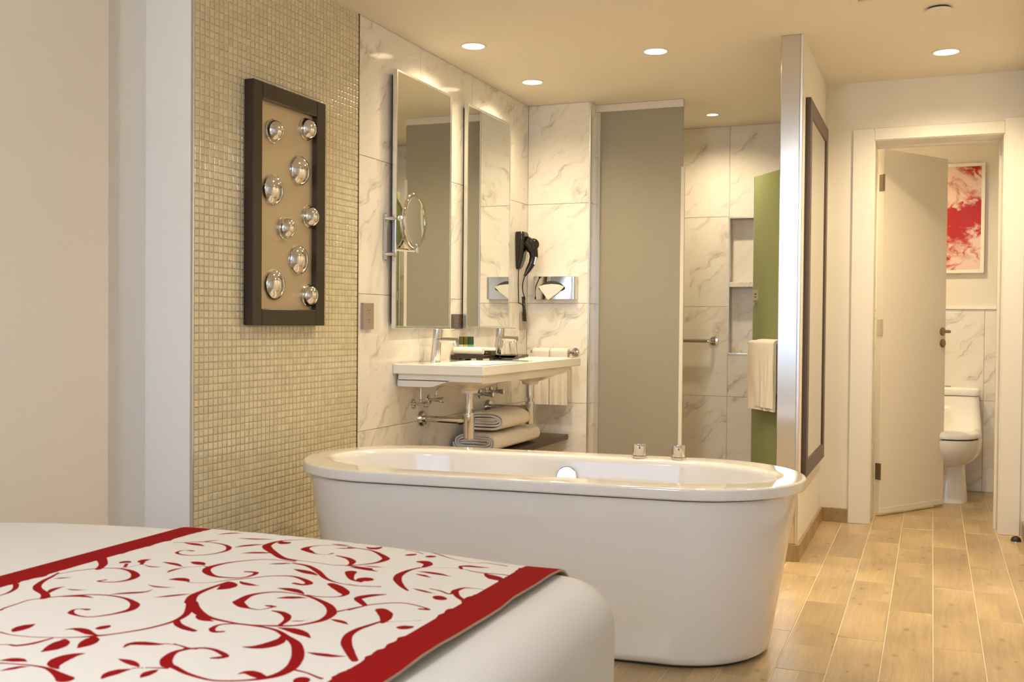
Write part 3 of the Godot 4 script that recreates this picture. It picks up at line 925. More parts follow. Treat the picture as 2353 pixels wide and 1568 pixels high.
func bottle_trap(label: String, d: float) -> void:
	var x := -2.082
	var at := V(x, 0.534, d)
	var t := thing("bottle_trap", label, "pipe", at, "chrome bottle traps under the basin")
	var up := Transform3D(Basis(), V(x, 0, d))
	part(t, "tail_pipe", G().lathe([[0.001, 0.692], [0.0215, 0.692], [0.0215, 0.752], [0.024, 0.753], [0.024, 0.760], [0.001, 0.760]], up, 26), M.chrome)
	part(t, "collar", G().lathe([[0.001, 0.683], [0.0235, 0.683], [0.0235, 0.6925], [0.001, 0.6925]], up, 26), M.chrome)
	part(t, "neck", G().lathe([[0.001, 0.650], [0.0165, 0.650], [0.0165, 0.684], [0.001, 0.684]], up, 22), M.chrome)
	part(t, "bottle", G().lathe([[0.001, 0.534], [0.025, 0.534], [0.0267, 0.537], [0.0267, 0.655], [0.025, 0.660], [0.001, 0.661]], up, 28), M.chrome)
	part(t, "outlet_pipe", G().tube([V(x - 0.02, 0.622, d), V(-2.343, 0.622, d)], 0.0165, 18), M.chrome)
	part(t, "nut", G().lathe([[0.001, 0.0], [0.021, 0.0], [0.021, 0.022], [0.001, 0.022]], axis(V(x - 0.030, 0.622, d), Vector3(-1, 0, 0)), 22), M.chrome)
	part(t, "wall_rose", G().lathe([[0.001, 0.0], [0.040, 0.0], [0.040, 0.010], [0.034, 0.022], [0.020, 0.024], [0.001, 0.024]], axis(V(LEFT_X, 0.622, d), Vector3(1, 0, 0)), 30), M.chrome)

func shutoff_valve(label: String, d: float, y: float, hose_x: float) -> void:
	var at := V(LEFT_X, y, d)
	var t := thing("shutoff_valve", label, "valve", at, "chrome shut-off valves under the basin")
	var px := axis(at, Vector3(1, 0, 0))
	part(t, "wall_rose", G().lathe([[0.001, 0.0], [0.026, 0.0], [0.025, 0.004], [0.013, 0.008], [0.001, 0.008]], px, 24), M.chrome)
	part(t, "stem", G().lathe([[0.001, 0.006], [0.0085, 0.006], [0.0085, 0.03], [0.0115, 0.032], [0.0115, 0.056], [0.001, 0.056]], px, 18), M.chrome)
	var kn := G()
	kn.lathe([[0.001, 0.057], [0.0135, 0.057], [0.0145, 0.060], [0.0145, 0.078], [0.013, 0.081], [0.001, 0.081]], px, 8)
	part(t, "handle", kn, M.chrome, 20.0)
	var h := at + Vector3(0.040, 0, 0)
	part(t, "hose_nut", G().lathe([[0.001, 0.008], [0.008, 0.008], [0.0095, 0.014], [0.0095, 0.020], [0.006, 0.024], [0.001, 0.024]], Transform3D(Basis(), h), 14), M.satin)
	part(t, "hose", G().tube([h + Vector3(0, 0.02, 0), h + Vector3(0, 0.05, 0), h + Vector3(hose_x * 0.4, 0.066, 0), h + Vector3(hose_x, 0.079, 0)], 0.0048, 10), M.satin)

# thick towel folded several times: one ribbon wound into a flat spiral, seen end-on
func folded_towel(label: String, x: float, y: float, w: float, h: float, d0: float, d1: float, turns: float, seedn: int, sag: float) -> void:
	var t := thing("folded_towel", label, "towel", V(x, y, (d0 + d1) * 0.5), "bath towels folded on the shelf")
	var th := 0.013
	var mid := []
	var n := int(turns * 40)
	rng.seed = seedn
	var wob := noise(seedn, 1.3, 2)
	for i in n + 1:
		var a := float(i) / n * turns * TAU + PI
		var f := float(i) / n
		var hw := w * 0.5 - th * 0.5 - f * turns * th * 1.02
		var hh := h * 0.5 - th * 0.5 - f * turns * th * 1.02
		hh = maxf(hh, 0.004)
		hw = maxf(hw, 0.02)
		var c := cos(a)
		var s := sin(a)
		# flat oval: rounded ends of radius hh
		var px := signf(c) * (hw - hh) * pow(absf(c), 0.35) + hh * c
		var py := hh * signf(s) * pow(absf(s), 0.7)
		mid.append(Vector2(px, py + wob.get_noise_1d(i * 0.05) * 0.004))
	var rings := []
	var nd := 14
	for k in nd + 1:
		var d := lerpf(d0, d1, float(k) / nd)
		var e := 1.0 - pow(absf(float(k) / nd * 2.0 - 1.0), 10.0) * 0.03
		var r := PackedVector3Array()
		var out_side := []
		var in_side := []
		for i in mid.size():
			var a: Vector2 = mid[maxi(i - 1, 0)]
			var b: Vector2 = mid[mini(i + 1, mid.size() - 1)]
			var tn := (b - a).normalized()
			var nn := Vector2(tn.y, -tn.x) * th * 0.40
			out_side.append(mid[i] + nn); in_side.append(mid[i] - nn)
		in_side.reverse()
		for p in out_side + in_side:
			var bow := sag * (1.0 - pow((p.x / (w * 0.5)), 2.0)) * clampf(p.y / h + 0.5, 0.0, 1.0)
			var wv := wob.get_noise_2d(p.x * 9.0, d * 5.0) * 0.006 * clampf(p.y / h + 0.5, 0.0, 1.0)
			r.append(V(x + p.x * e, y + h * 0.5 + p.y * e + bow + wv, d))
		rings.append(r)
	var g := G()
	g.loft(rings, false, false)
	# end faces of the ribbon
	for q in [0, nd]:
		var r: PackedVector3Array = rings[q]
		var m := r.size()
		for i in m / 2 - 1:
			g.quad(r[i], r[i + 1], r[m - 2 - i], r[m - 1 - i])
	part(t, "cloth", g, M.towel, 50.0)

# towel laid over a bar: closed cross-section of an upturned U swept along the bar
func draped_towel(t: Node3D, a: Vector3, b: Vector3, face: Vector3, bar_r: float, th: float, front: float, back: float, wave: float, seedn: int, called := "cloth") -> void:
	var wob := noise(seedn, 1.0, 2)
	var rings := []
	var n := 22
	for k in n + 1:
		var f := float(k) / n
		var p := a.lerp(b, f)
		var e := 1.0 - pow(absf(f * 2.0 - 1.0), 12.0) * 0.25
		var prof := []   # (offset along face, height)
		var ro := bar_r + th * e
		var ri := bar_r
		var sh := wob.get_noise_2d(f * 3.2, 3.0) * wave
		var nf := 9
		for i in nf + 1:
			var y := -front * (1.0 - float(i) / nf)
			prof.append(Vector2(ro + (sh + wob.get_noise_2d(f * 3.0, y * 3.0) * wave * 0.6) * (-y / front), y + (sh * 0.25 if i == 0 else 0.0)))
		for i in range(1, 8):
			var t2 := PI * i / 8.0
			prof.append(Vector2(ro * cos(t2), ro * sin(t2) * 0.8))
		for i in nf + 1:
			var y := -back * float(i) / nf
			prof.append(Vector2(-ro - wob.get_noise_2d(f * 6.0 + 9.0, y * 6.0) * wave * 0.3 * (-y / back), y))
		for i in nf + 1:
			var y := -back * (1.0 - float(i) / nf)
			prof.append(Vector2(-ri, y))
		for i in range(1, 8):
			var t2 := PI - PI * i / 8.0
			prof.append(Vector2(ri * cos(t2), ri * sin(t2) * 0.8))
		for i in nf + 1:
			var y := -front * float(i) / nf
			prof.append(Vector2(maxf(ri, ri + (sh + wob.get_noise_2d(f * 3.0, y * 3.0) * wave * 0.6) * (-y / front)), y + (sh * 0.25 if i == nf else 0.0)))
		var r := PackedVector3Array()
		for q in prof: r.append(p + face * q.x + Vector3.UP * q.y)
		rings.append(r)
	var g := G()
	g.loft(rings, false, false)
	var m: int = rings[0].size()
	for q in [0, n]:
		var r: PackedVector3Array = rings[q]
		for i in m / 2 - 1: g.quad(r[i], r[i + 1], r[m - 2 - i], r[m - 1 - i])
	part(t, called, g, M.towel, 60.0)

func framed_mirror(label: String, d0: float, d1: float) -> Node3D:
	var y0 := 1.070
	var y1 := 2.268
	var xf := -2.305
	var t := thing("wall_mirror", label, "mirror", V(LEFT_X, y0, (d0 + d1) * 0.5), "tall vanity mirrors")
	part(t, "backing_box", span(G(), Vector3(LEFT_X + 0.004, y0 + 0.02, d0 + 0.02), Vector3(xf - 0.014, y1 - 0.02, d1 - 0.02)), M.black)
	part(t, "glass", span(G(), Vector3(xf - 0.012, y0 + 0.007, d0 + 0.007), Vector3(xf - 0.002, y1 - 0.007, d1 - 0.007)), M.mirror)
	var w := 0.011
	for q in [[y0, y1, d0, d0 + w], [y0, y1, d1 - w, d1], [y0, y0 + w, d0 + w, d1 - w], [y1 - w, y1, d0 + w, d1 - w]]:
		part(t, "frame_bar", span(G(), Vector3(xf - 0.022, q[0], q[2]), Vector3(xf, q[1], q[3]), 0.0012), M.aluminium)
	return t

func build_vanity() -> void:
	# basin
	var t := thing("washbasin", "long white ceramic double washbasin fixed to the marble wall", "washbasin", V(LEFT_X, 0.80, 4.97))
	var x0 := LEFT_X
	var x1 := -1.879
	var d0 := 4.275
	var d1 := 5.668
	var cx := (x0 + x1) * 0.5
	var cd := (d0 + d1) * 0.5
	# deck with two sunken bowls
	var deck := CSGMesh3D.new()
	deck.name = "deck"
	deck.mesh = G().box(V(cx, 0.8805, cd) - t.position, Vector3(x1 - x0, 0.047, d1 - d0), 0.004).mesh(30.0)
	deck.material = M.ceramic
	for d in [4.60, 5.34]:
		var cut := CSGMesh3D.new()
		cut.name = "bowl_cut"
		cut.operation = CSGShape3D.OPERATION_SUBTRACTION
		var g := G()
		g.loft([plan_ring(-2.065, d, 0.20, 0.38, 0.05, 0.862), plan_ring(-2.062, d, 0.30, 0.56, 0.03, 0.893), plan_ring(-2.062, d, 0.315, 0.58, 0.03, 0.92)])
		for i in g.v.size(): g.v[i] -= t.position
		cut.mesh = g.mesh(30.0)
		cut.material = M.ceramic
		deck.add_child(cut, true)
	t.add_child(deck, true)
	# underside: apron that sweeps up at the far end, with two funnels to the drains
	var poly := PackedVector2Array([Vector2(4.305, 0.858), Vector2(4.305, 0.826), Vector2(4.315, 0.820), Vector2(4.9, 0.8165), Vector2(5.28, 0.8165), Vector2(5.42, 0.821), Vector2(5.52, 0.833), Vector2(5.56, 0.846), Vector2(5.565, 0.858)])
	part(t, "apron", G().prism(poly, Transform3D(Basis(Vector3(0, 0, -1), Vector3(0, 1, 0), Vector3(1, 0, 0)), Vector3(-2.335, 0, 0)), 0.435, 0.004), M.ceramic, 40.0)
	var side := PackedVector2Array([Vector2(-2.338, 0.83), Vector2(-2.338, 0.800), Vector2(-2.330, 0.796), Vector2(-2.165, 0.796), Vector2(-2.145, 0.799), Vector2(-2.11, 0.812), Vector2(-2.09, 0.8185), Vector2(-2.06, 0.83)])
	part(t, "rear_skirt", G().prism(side, Transform3D(Basis(Vector3(1, 0, 0), Vector3(0, 1, 0), Vector3(0, 0, 1)), V(0, 0, 5.54)), 1.235, 0.003), M.ceramic, 40.0)
	for d in [4.567, 5.387]:
		var rings := []
		for q in [[0.36, 0.50, 0.829], [0.345, 0.46, 0.8165], [0.27, 0.33, 0.802], [0.17, 0.19, 0.785], [0.098, 0.102, 0.776], [0.090, 0.092, 0.768], [0.084, 0.084, 0.759]]:
			rings.append(plan_ring(lerpf(-2.11, -2.082, clampf((0.83 - q[2]) / 0.05, 0, 1)), d, q[0], q[1], minf(q[0], q[1]) * 0.48, q[2]))
		part(t, "drain_funnel", G().loft(rings), M.ceramic, 60.0)
	faucet("chrome basin mixer beneath the mirror nearer the mosaic wall", 4.60)
	faucet("chrome basin mixer behind the drinking glasses", 5.40)
	bottle_trap("chrome bottle trap in front of the folded towels", 4.567)
	bottle_trap("chrome bottle trap partly behind the folded towels", 5.387)
	shutoff_valve("chrome shut-off valve nearest the mosaic wall with straight hose", 4.487, 0.700, 0.0)
	shutoff_valve("chrome shut-off valve beside the front bottle trap with curved hose", 4.656, 0.711, 0.05)
	shutoff_valve("chrome shut-off valve to the left of the rear bottle trap with straight hose", 5.289, 0.700, 0.0)
	shutoff_valve("chrome shut-off valve close to the rear bottle trap with curved hose", 5.443, 0.708, 0.03)
	# shelf and towels
	var s := thing("wall_shelf", "dark brown floating shelf under the washbasin", "shelf", V(LEFT_X, 0.39, 5.2))
	part(s, "board", span(G(), Vector3(LEFT_X, 0.390, 4.42), Vector3(-2.060, 0.421, 5.985), 0.0015), M.walnut)
	folded_towel("large white bath towel folded at the bottom of the shelf pile", -2.199, 0.4215, 0.258, 0.106, 4.89, 5.55, 3.6, 3, 0.006)
	folded_towel("smaller white bath towel folded on top of the shelf pile", -2.178, 0.5315, 0.245, 0.100, 4.965, 5.345, 3.4, 8, 0.012)
	# mirrors
	framed_mirror("tall silver framed mirror behind the round magnifying mirror", 4.220, 4.822).rotation.y = 0.012
	framed_mirror("tall silver framed mirror beside the hair dryer", 5.014, 5.618)
	# magnifying mirror on its bracket
	var m := thing("magnifying_mirror", "round chrome magnifying mirror on a swivel wall arm", "mirror", V(LEFT_X, 1.38, 4.20))
	part(m, "wall_bar", span(G(), Vector3(LEFT_X, 1.383, 4.172), Vector3(-2.332, 1.600, 4.190), 0.004), M.chrome)
	for y in [1.575, 1.412]:
		part(m, "bracket", G().tube([V(-2.335, y, 4.181), V(-2.285, y, 4.190)], 0.0085, 14), M.chrome)
	part(m, "rod", G().tube([V(-2.287, 1.405, 4.190), V(-2.287, 1.583, 4.190)], 0.0055, 12), M.chrome)
	part(m, "arm", G().tube([V(-2.287, 1.434, 4.192), V(-2.262, 1.434, 4.245), V(-2.235, 1.434, 4.298)], 0.0075, 12), M.chrome)
	part(m, "pivot", G().lathe([[0.001, -0.012], [0.0085, -0.012], [0.0095, -0.004], [0.0095, 0.012], [0.0055, 0.014], [0.0055, 0.030], [0.001, 0.030]], Transform3D(Basis(), V(-2.235, 1.434, 4.298)), 16), M.chrome)
	var mc := V(-2.235, 1.570, 4.283)
	var mn := Vector3(0.99, 0.0, -0.07).normalized()
	part(m, "rim", G().lathe([[0.1105, 0.003], [0.122, 0.006], [0.129, 0.002], [0.131, -0.004], [0.129, -0.010], [0.122, -0.014], [0.1105, -0.013]], axis(mc, mn), 56), M.chrome, 50.0)
	part(m, "glass", G().lathe([[0.001, -0.0045], [0.04, -0.0040], [0.08, -0.0025], [0.1112, 0.0], [0.1112, -0.0125], [0.001, -0.0125]], axis(mc, mn), 56), M.mirror, 50.0)
	var yoke := []
	var tn := mn.cross(Vector3.UP).normalized()
	for i in 17:
		var a := PI + PI * i / 16.0
		yoke.append(mc - mn * 0.012 + (tn * cos(a) + Vector3.UP * sin(a)) * 0.137)
	part(m, "yoke", G().tube(yoke, 0.0045, 8), M.chrome)
	for q in [0, 16]:
		part(m, "yoke_knob", G().tube([yoke[q], yoke[q] + (yoke[q] - (mc - mn * 0.012)).normalized() * 0.006], 0.013, 14), M.chrome)
	# socket plates and control panel
	outlet("silver double socket plate beside the mosaic wall", 3.979, 4.070, 1.067, 1.184)
	outlet("silver double socket plate below the hair dryer", 5.870, 5.972, 1.060, 1.168)
	var cp := thing("control_panel", "dark brown lighting control plate between the two mirrors", "switch", V(LEFT_X, 1.066, 4.975))
	part(cp, "plate", span(G(), Vector3(LEFT_X, 1.066, 4.906), Vector3(LEFT_X + 0.008, 1.144, 5.044), 0.002), M.plate_dark)
	for i in 2:
		for j in 3:
			for k in 3:
				var dd := 4.918 + i * 0.047
				var yy := 1.130 - j * 0.021 - k * 0.0045
				part(cp, "key_print", span(G(), Vector3(LEFT_X + 0.0075, yy, dd), Vector3(LEFT_X + 0.0084, yy + 0.0012, dd + 0.030 - k * 0.006)), M.hinge)
	part(cp, "red_symbol", G().prism(PackedVector2Array([Vector2(0, 0), Vector2(0.011, 0.004), Vector2(0.013, 0.013), Vector2(0.006, 0.024), Vector2(0.003, 0.014), Vector2(-0.001, 0.010)]), Transform3D(Basis(Vector3(0, 0, -1), Vector3(0, 1, 0), Vector3(1, 0, 0)), V(LEFT_X + 0.0078, 1.108, 5.016)), 0.0008), M.red)
	amenities()

func outlet(label: String, d0: float, d1: float, y0: float, y1: float) -> void:
	var t := thing("socket_plate", label, "socket", V(LEFT_X, y0, (d0 + d1) * 0.5), "silver socket plates")
	part(t, "plate", span(G(), Vector3(LEFT_X, y0, d0), Vector3(LEFT_X + 0.016, y1, d1), 0.002), M.plate_beige)
	var cd := (d0 + d1) * 0.5
	for k in 2:
		var cy := lerpf(y0, y1, 0.32 + 0.36 * k)
		var f := part(t, "socket_face", span(G(), Vector3(LEFT_X + 0.015, cy - 0.017, cd - 0.017), Vector3(LEFT_X + 0.0172, cy + 0.017, cd + 0.017), 0.0008), M.plate_beige)
		for q in [[-0.007, 0.004, 0.0012, 0.005], [0.007, 0.004, 0.0012, 0.004], [0.0, -0.008, 0.0025, 0.0025]]:
			part(f, "slot", span(G(), Vector3(LEFT_X + 0.0165, cy + q[1] - q[3], cd + q[0] - q[2]), Vector3(LEFT_X + 0.0176, cy + q[1] + q[3], cd + q[0] + q[2])), M.gap)

func toiletry(label: String, x: float, d: float, cap: Material, body: Material) -> void:
	var y := 0.9325
	var t := thing("toiletry_bottle", label, "bottle", V(x, y, d), "toiletry bottles on the tray")
	part(t, "label_sleeve", G().loft([plan_ring(x, d, 0.026, 0.026, 0.005, y), plan_ring(x, d, 0.026, 0.026, 0.005, y + 0.050)]), body)
	part(t, "cap", G().loft([plan_ring(x, d, 0.0255, 0.0255, 0.005, y + 0.0505), plan_ring(x, d, 0.024, 0.024, 0.005, y + 0.091), plan_ring(x, d, 0.022, 0.022, 0.005, y + 0.093)]), cap)

func amenities() -> void:
	var y := 0.9045
	# tray 0.17 x 0.26 on stub feet
	var t := thing("amenity_tray", "black wooden tray of toiletries on the washbasin", "tray", V(-2.25, y, 4.98))
	part(t, "board", span(G(), Vector3(-2.338, y + 0.009, 4.89), Vector3(-2.142, y + 0.027, 5.085), 0.0015), M.espresso)
	for q in [[-2.325, 4.90], [-2.180, 4.90], [-2.325, 5.075], [-2.180, 5.07]]:
		part(t, "foot", span(G(), Vector3(q[0] - 0.012, y, q[1] - 0.006), Vector3(q[0] + 0.02, y + 0.0095, q[1] + 0.006)), M.espresso)
	var r := thing("rolled_washcloth", "white face cloth rolled along the front of the black tray", "towel", V(-2.25, y + 0.027, 4.925))
	var cc := V(-2.25, y + 0.027 + 0.0205, 4.924)
	part(r, "cloth", G().lathe([[0.001, -0.083], [0.017, -0.083], [0.0205, -0.078], [0.0205, 0.078], [0.017, 0.083], [0.001, 0.083]], axis(cc, Vector3(1, 0, 0.0)), 26), M.towel, 50.0)
	r = thing("rolled_washcloth", "smaller white cloth rolled at the back of the black tray", "towel", V(-2.21, y + 0.027, 5.06))
	part(r, "cloth", G().lathe([[0.001, -0.06], [0.014, -0.06], [0.018, -0.055], [0.018, 0.055], [0.014, 0.06], [0.001, 0.06]], axis(V(-2.215, y + 0.0455, 5.063), Vector3(1, 0, 0.0)), 26), M.towel, 50.0)
	var sb := thing("soap_box", "small olive green soap box with gold print on the tray", "box", V(-2.17, y + 0.027, 5.0))
	part(sb, "carton", span(G(), Vector3(-2.196, y + 0.0272, 4.975), Vector3(-2.143, y + 0.0485, 5.04), 0.0008), M.olive)
	for k in 2:
		part(sb, "print", span(G(), Vector3(-2.178 + k * 0.004, y + 0.036 + k * 0.003, 4.9743), Vector3(-2.162 - k * 0.004, y + 0.0372 + k * 0.003, 4.9752)), M.gold)
	toiletry("toiletry bottle with olive cap and cream label", -2.325, 4.998, M.olive_cap, M.cream_label)
	toiletry("toiletry bottle with olive cap and lime green label", -2.2975, 5.0, M.olive_cap, M.lime)
	toiletry("toiletry bottle with dark green cap and teal label", -2.270, 4.996, M.teal_cap, M.teal)
	# round black dish on its block, tray with two upturned glasses
	var dp := V(-2.100, y + 0.0125, 5.095)
	t = thing("round_dish", "shallow round black dish on a low black foot", "dish", V(-2.10, y, 5.095))
	part(t, "plate", G().lathe([[0.001, 0.0], [0.035, 0.0], [0.055, 0.005], [0.076, 0.011], [0.077, 0.013], [0.054, 0.0085], [0.001, 0.005]], Transform3D(Basis(), dp), 44), M.black)
	part(t, "foot_block", span(G(), Vector3(-2.155, y + 0.0002, 5.03), Vector3(-2.047, y + 0.0122, 5.13), 0.0015), M.black)
	t = thing("glass_tray", "dark brown square tray under two upturned glasses", "tray", V(-2.155, y, 5.29))
	part(t, "block", span(G(), Vector3(-2.206, y + 0.0045, 5.20), Vector3(-2.100, y + 0.0205, 5.40), 0.001), M.walnut)
	part(t, "foot", span(G(), Vector3(-2.195, y, 5.22), Vector3(-2.112, y + 0.0045, 5.38)), M.black)
	for q in [[-2.163, 5.235, "clear tumbler upside down on the tray, nearer the round dish"], [-2.172, 5.355, "clear tumbler upside down on the tray, nearer the far faucet"]]:
		var gp := V(q[0], y + 0.0207, q[1])
		t = thing("drinking_glass", q[2], "glass", gp, "upturned tumblers")
		part(t, "tumbler", G().lathe([[0.0245, 0.0], [0.0262, 0.0], [0.0258, 0.02], [0.0215, 0.069], [0.0205, 0.0715], [0.001, 0.0715], [0.001, 0.064], [0.0195, 0.063], [0.0238, 0.02]], Transform3D(Basis(), gp), 32), M.tumbler)

# ---------------------------------------------------------------- things on the end wall
func build_back_wall_things() -> void:
	# tissue dispenser
	var f := 5.945
	var t := thing("tissue_dispenser", "chrome wall tissue box with a white tissue hanging out", "tissue box", V(-2.148, 1.247, BACK_D))
	var poly := PackedVector2Array()
	var x0 := -2.286
	var x1 := -2.010
	for q in [[x0, BACK_D], [x0, f + 0.014], [x0 + 0.004, f + 0.004], [x0 + 0.016, f], [x1 - 0.03, f], [x1 - 0.012, f + 0.004], [x1 - 0.003, f + 0.014], [x1, BACK_D]]: poly.append(Vector2(q[0], -q[1]))
	part(t, "case", G().prism(poly, Transform3D(Basis(Vector3(1, 0, 0), Vector3(0, 0, 1), Vector3(0, -1, 0)), Vector3(0, 1.387, 0)), 0.140, 0.002), M.chrome, 25.0)
	var op := PackedVector2Array()
	for i in 40:
		var a := TAU * i / 40
		op.append(Vector2(cos(a) * 0.086, (sin(a) * 0.024) - 0.006 + 0.022 * (1.0 - pow(cos(a), 2.0)) * (1 if sin(a) > 0 else 0)))
	part(t, "slot_opening", G().prism(op, Transform3D(Basis(), V(-2.161, 1.320, f - 0.0008)), 0.0006), M.gap)
	var hang := PackedVector2Array([Vector2(-0.084, 0.003), Vector2(-0.05, 0.014), Vector2(0, 0.0185), Vector2(0.05, 0.014), Vector2(0.083, 0.003), Vector2(0.076, -0.007), Vector2(0.045, -0.035), Vector2(0.0, -0.066), Vector2(-0.022, -0.080), Vector2(-0.050, -0.043), Vector2(-0.078, -0.008)])
	part(t, "tissue", G().prism(hang, Transform3D(Basis(), V(-2.161, 1.322, f - 0.006)), 0.0045, 0.0015), M.tissue)
	# towel rail
	t = thing("towel_rail", "short chrome towel rail behind the washbasin end", "towel rail", V(-2.145, 0.925, BACK_D))
	part(t, "bar", G().tube([V(-2.292, 0.925, 5.935), V(-2.005, 0.925, 5.935)], 0.0095, 14), M.chrome)
	for x in [-2.270, -2.022]:
		part(t, "post", G().tube([V(x, 0.925, 5.935), V(x, 0.925, 5.998)], 0.0085, 12), M.chrome)
		part(t, "wall_rose", G().lathe([[0.001, 0.0], [0.027, 0.0], [0.025, 0.008], [0.012, 0.013], [0.001, 0.013]], axis(V(x, 0.925, BACK_D), Vector3(0, 0, 1)), 24), M.chrome)
	for q in [[-2.272, -2.163, "white hand towel on the short rail next to the hair dryer corner"], [-2.158, -2.046, "white hand towel on the short rail next to the shower panel"]]:
		t = thing("hand_towel", q[2], "towel", V((q[0] + q[1]) * 0.5, 0.60, 5.935), "hand towels on the rail")
		draped_towel(t, V(q[0], 0.926, 5.935), V(q[1], 0.926, 5.935), Vector3(0, 0, 1), 0.0105, 0.019, 0.322, 0.29, 0.008, 60 + int(q[0] * 100))
	hair_dryer()

func hair_dryer() -> void:
	var t := thing("hair_dryer", "black wall-mounted hair dryer with a coiled cord", "hair dryer", V(LEFT_X, 1.43, 5.865))
	# holder: tall tapering housing on the wall
	var rings := []
	for q in [[1.428, 0.020, 0.010, 0.016], [1.445, 0.034, 0.018, 0.03], [1.49, 0.042, 0.024, 0.045], [1.56, 0.047, 0.028, 0.055], [1.615, 0.050, 0.030, 0.060], [1.640, 0.050, 0.030, 0.058], [1.652, 0.044, 0.024, 0.052]]:
		rings.append(plan_ring(LEFT_X + q[3] * 0.5 + 0.001, 5.830, q[3], q[1] * 2.0, 0.02, q[0]))
	part(t, "holder", G().loft(rings), M.black, 50.0)
	# dryer barrel and round motor cap
	var c := V(-2.250, 1.577, 5.846)
	var ax := Vector3(0.50, -0.05, 0.85).normalized()
	part(t, "motor_cap", G().lathe([[0.001, -0.03], [0.030, -0.03], [0.036, -0.01], [0.037, 0.014], [0.034, 0.026], [0.031, 0.029], [0.020, 0.033], [0.001, 0.034]], axis(c, ax), 32), M.black, 50.0)
	part(t, "barrel", G().tube([V(-2.29, 1.60, 5.820), V(-2.265, 1.58, 5.840), V(-2.25, 1.545, 5.850)], [0.032, 0.038, 0.036], 22), M.black, 60.0)
	part(t, "handle", G().tube([V(-2.252, 1.555, 5.850), V(-2.245, 1.505, 5.855), V(-2.258, 1.460, 5.850), V(-2.275, 1.425, 5.840), V(-2.293, 1.385, 5.825)], [0.031, 0.026, 0.021, 0.017, 0.008], 18), M.black, 60.0)
	part(t, "switch_strip", G().tube([V(-2.226, 1.500, 5.840), V(-2.236, 1.455, 5.837)], [0.008, 0.006], 10), M.satin)
	# straight lead, then the coil
	var lead := []
	for i in 9: lead.append(V(-2.293 - 0.02 * sin(i * 0.35), 1.388 - 0.018 * i, 5.825 + 0.004 * i))
	part(t, "lead", G().tube(lead, 0.0035, 8), M.black)
	var coil := []
	for i in 241:
		var f := i / 240.0
		var a := f * TAU * 20.0
		var r := 0.0095
		coil.append(V(-2.316 + cos(a) * r, 1.262 - f * 0.150, 5.863 + f * 0.03 + sin(a) * r))
	part(t, "coiled_cord", G().tube(coil, 0.0032, 6), M.black)
	part(t, "return_lead", G().tube([V(-2.328, 1.43, 5.813), V(-2.332, 1.34, 5.817), V(-2.330, 1.24, 5.822), V(-2.334, 1.222, 5.830), V(-2.322, 1.215, 5.855), V(-2.318, 1.20, 5.865)], 0.003, 8), M.black)

# ---------------------------------------------------------------- wall sculpture
func build_art() -> void:
	var y0 := 1.083
	var y1 := 1.984
	var d0 := 3.135
	var d1 := 3.618
	var t := thing("wall_sculpture", "dark wood framed metal panel with chrome domes on the mosaic wall", "wall art", V(-2.343, y0, (d0 + d1) * 0.5))
	var xb := -2.3425
	var xf := -2.300
	var w := 0.056
	for q in [[y0, y1, d0, d0 + w], [y0, y1, d1 - w - 0.008, d1], [y0, y0 + 0.062, d0 + w, d1 - w - 0.008], [y1 - 0.062, y1, d0 + w, d1 - w - 0.008]]:
		part(t, "frame_bar", span(G(), Vector3(xb, q[0], q[2]), Vector3(xf, q[1], q[3]), 0.003), M.espresso)
	part(t, "panel", span(G(), Vector3(xb, y0 + 0.05, d0 + 0.045), Vector3(-2.322, y1 - 0.05, d1 - 0.05)), M.champagne)
	var xp := -2.322
	for q in [[1.817, 3.291, 0], [1.863, 3.515, 0], [1.693, 3.467, 1], [1.596, 3.289, 1], [1.518, 3.537, 0], [1.458, 3.374, 0], [1.341, 3.462, 1], [1.237, 3.303, 1], [1.203, 3.534, 0]]:
		var prof := []
		if q[2] == 0:
			prof = [[0.001, -0.001], [0.045, -0.001], [0.045, 0.006]]
			for i in range(0, 9):
				var a := PI / 2 * i / 8.0
				prof.append([maxf(0.001, 0.0425 * cos(a)), 0.008 + 0.036 * sin(a)])
		else:
			prof = [[0.001, -0.001], [0.061, -0.001]]
			for i in range(0, 9):
				var a := PI / 2 * i / 8.0
				prof.append([maxf(0.001, 0.060 * cos(a)), 0.001 + 0.034 * sin(a)])
		part(t, "dome", G().lathe(prof, axis(V(xp, q[0], q[1] - (0.012 if q[2] == 0 else 0.010)), Vector3(1, 0, 0)), 36), M.chrome, 40.0)

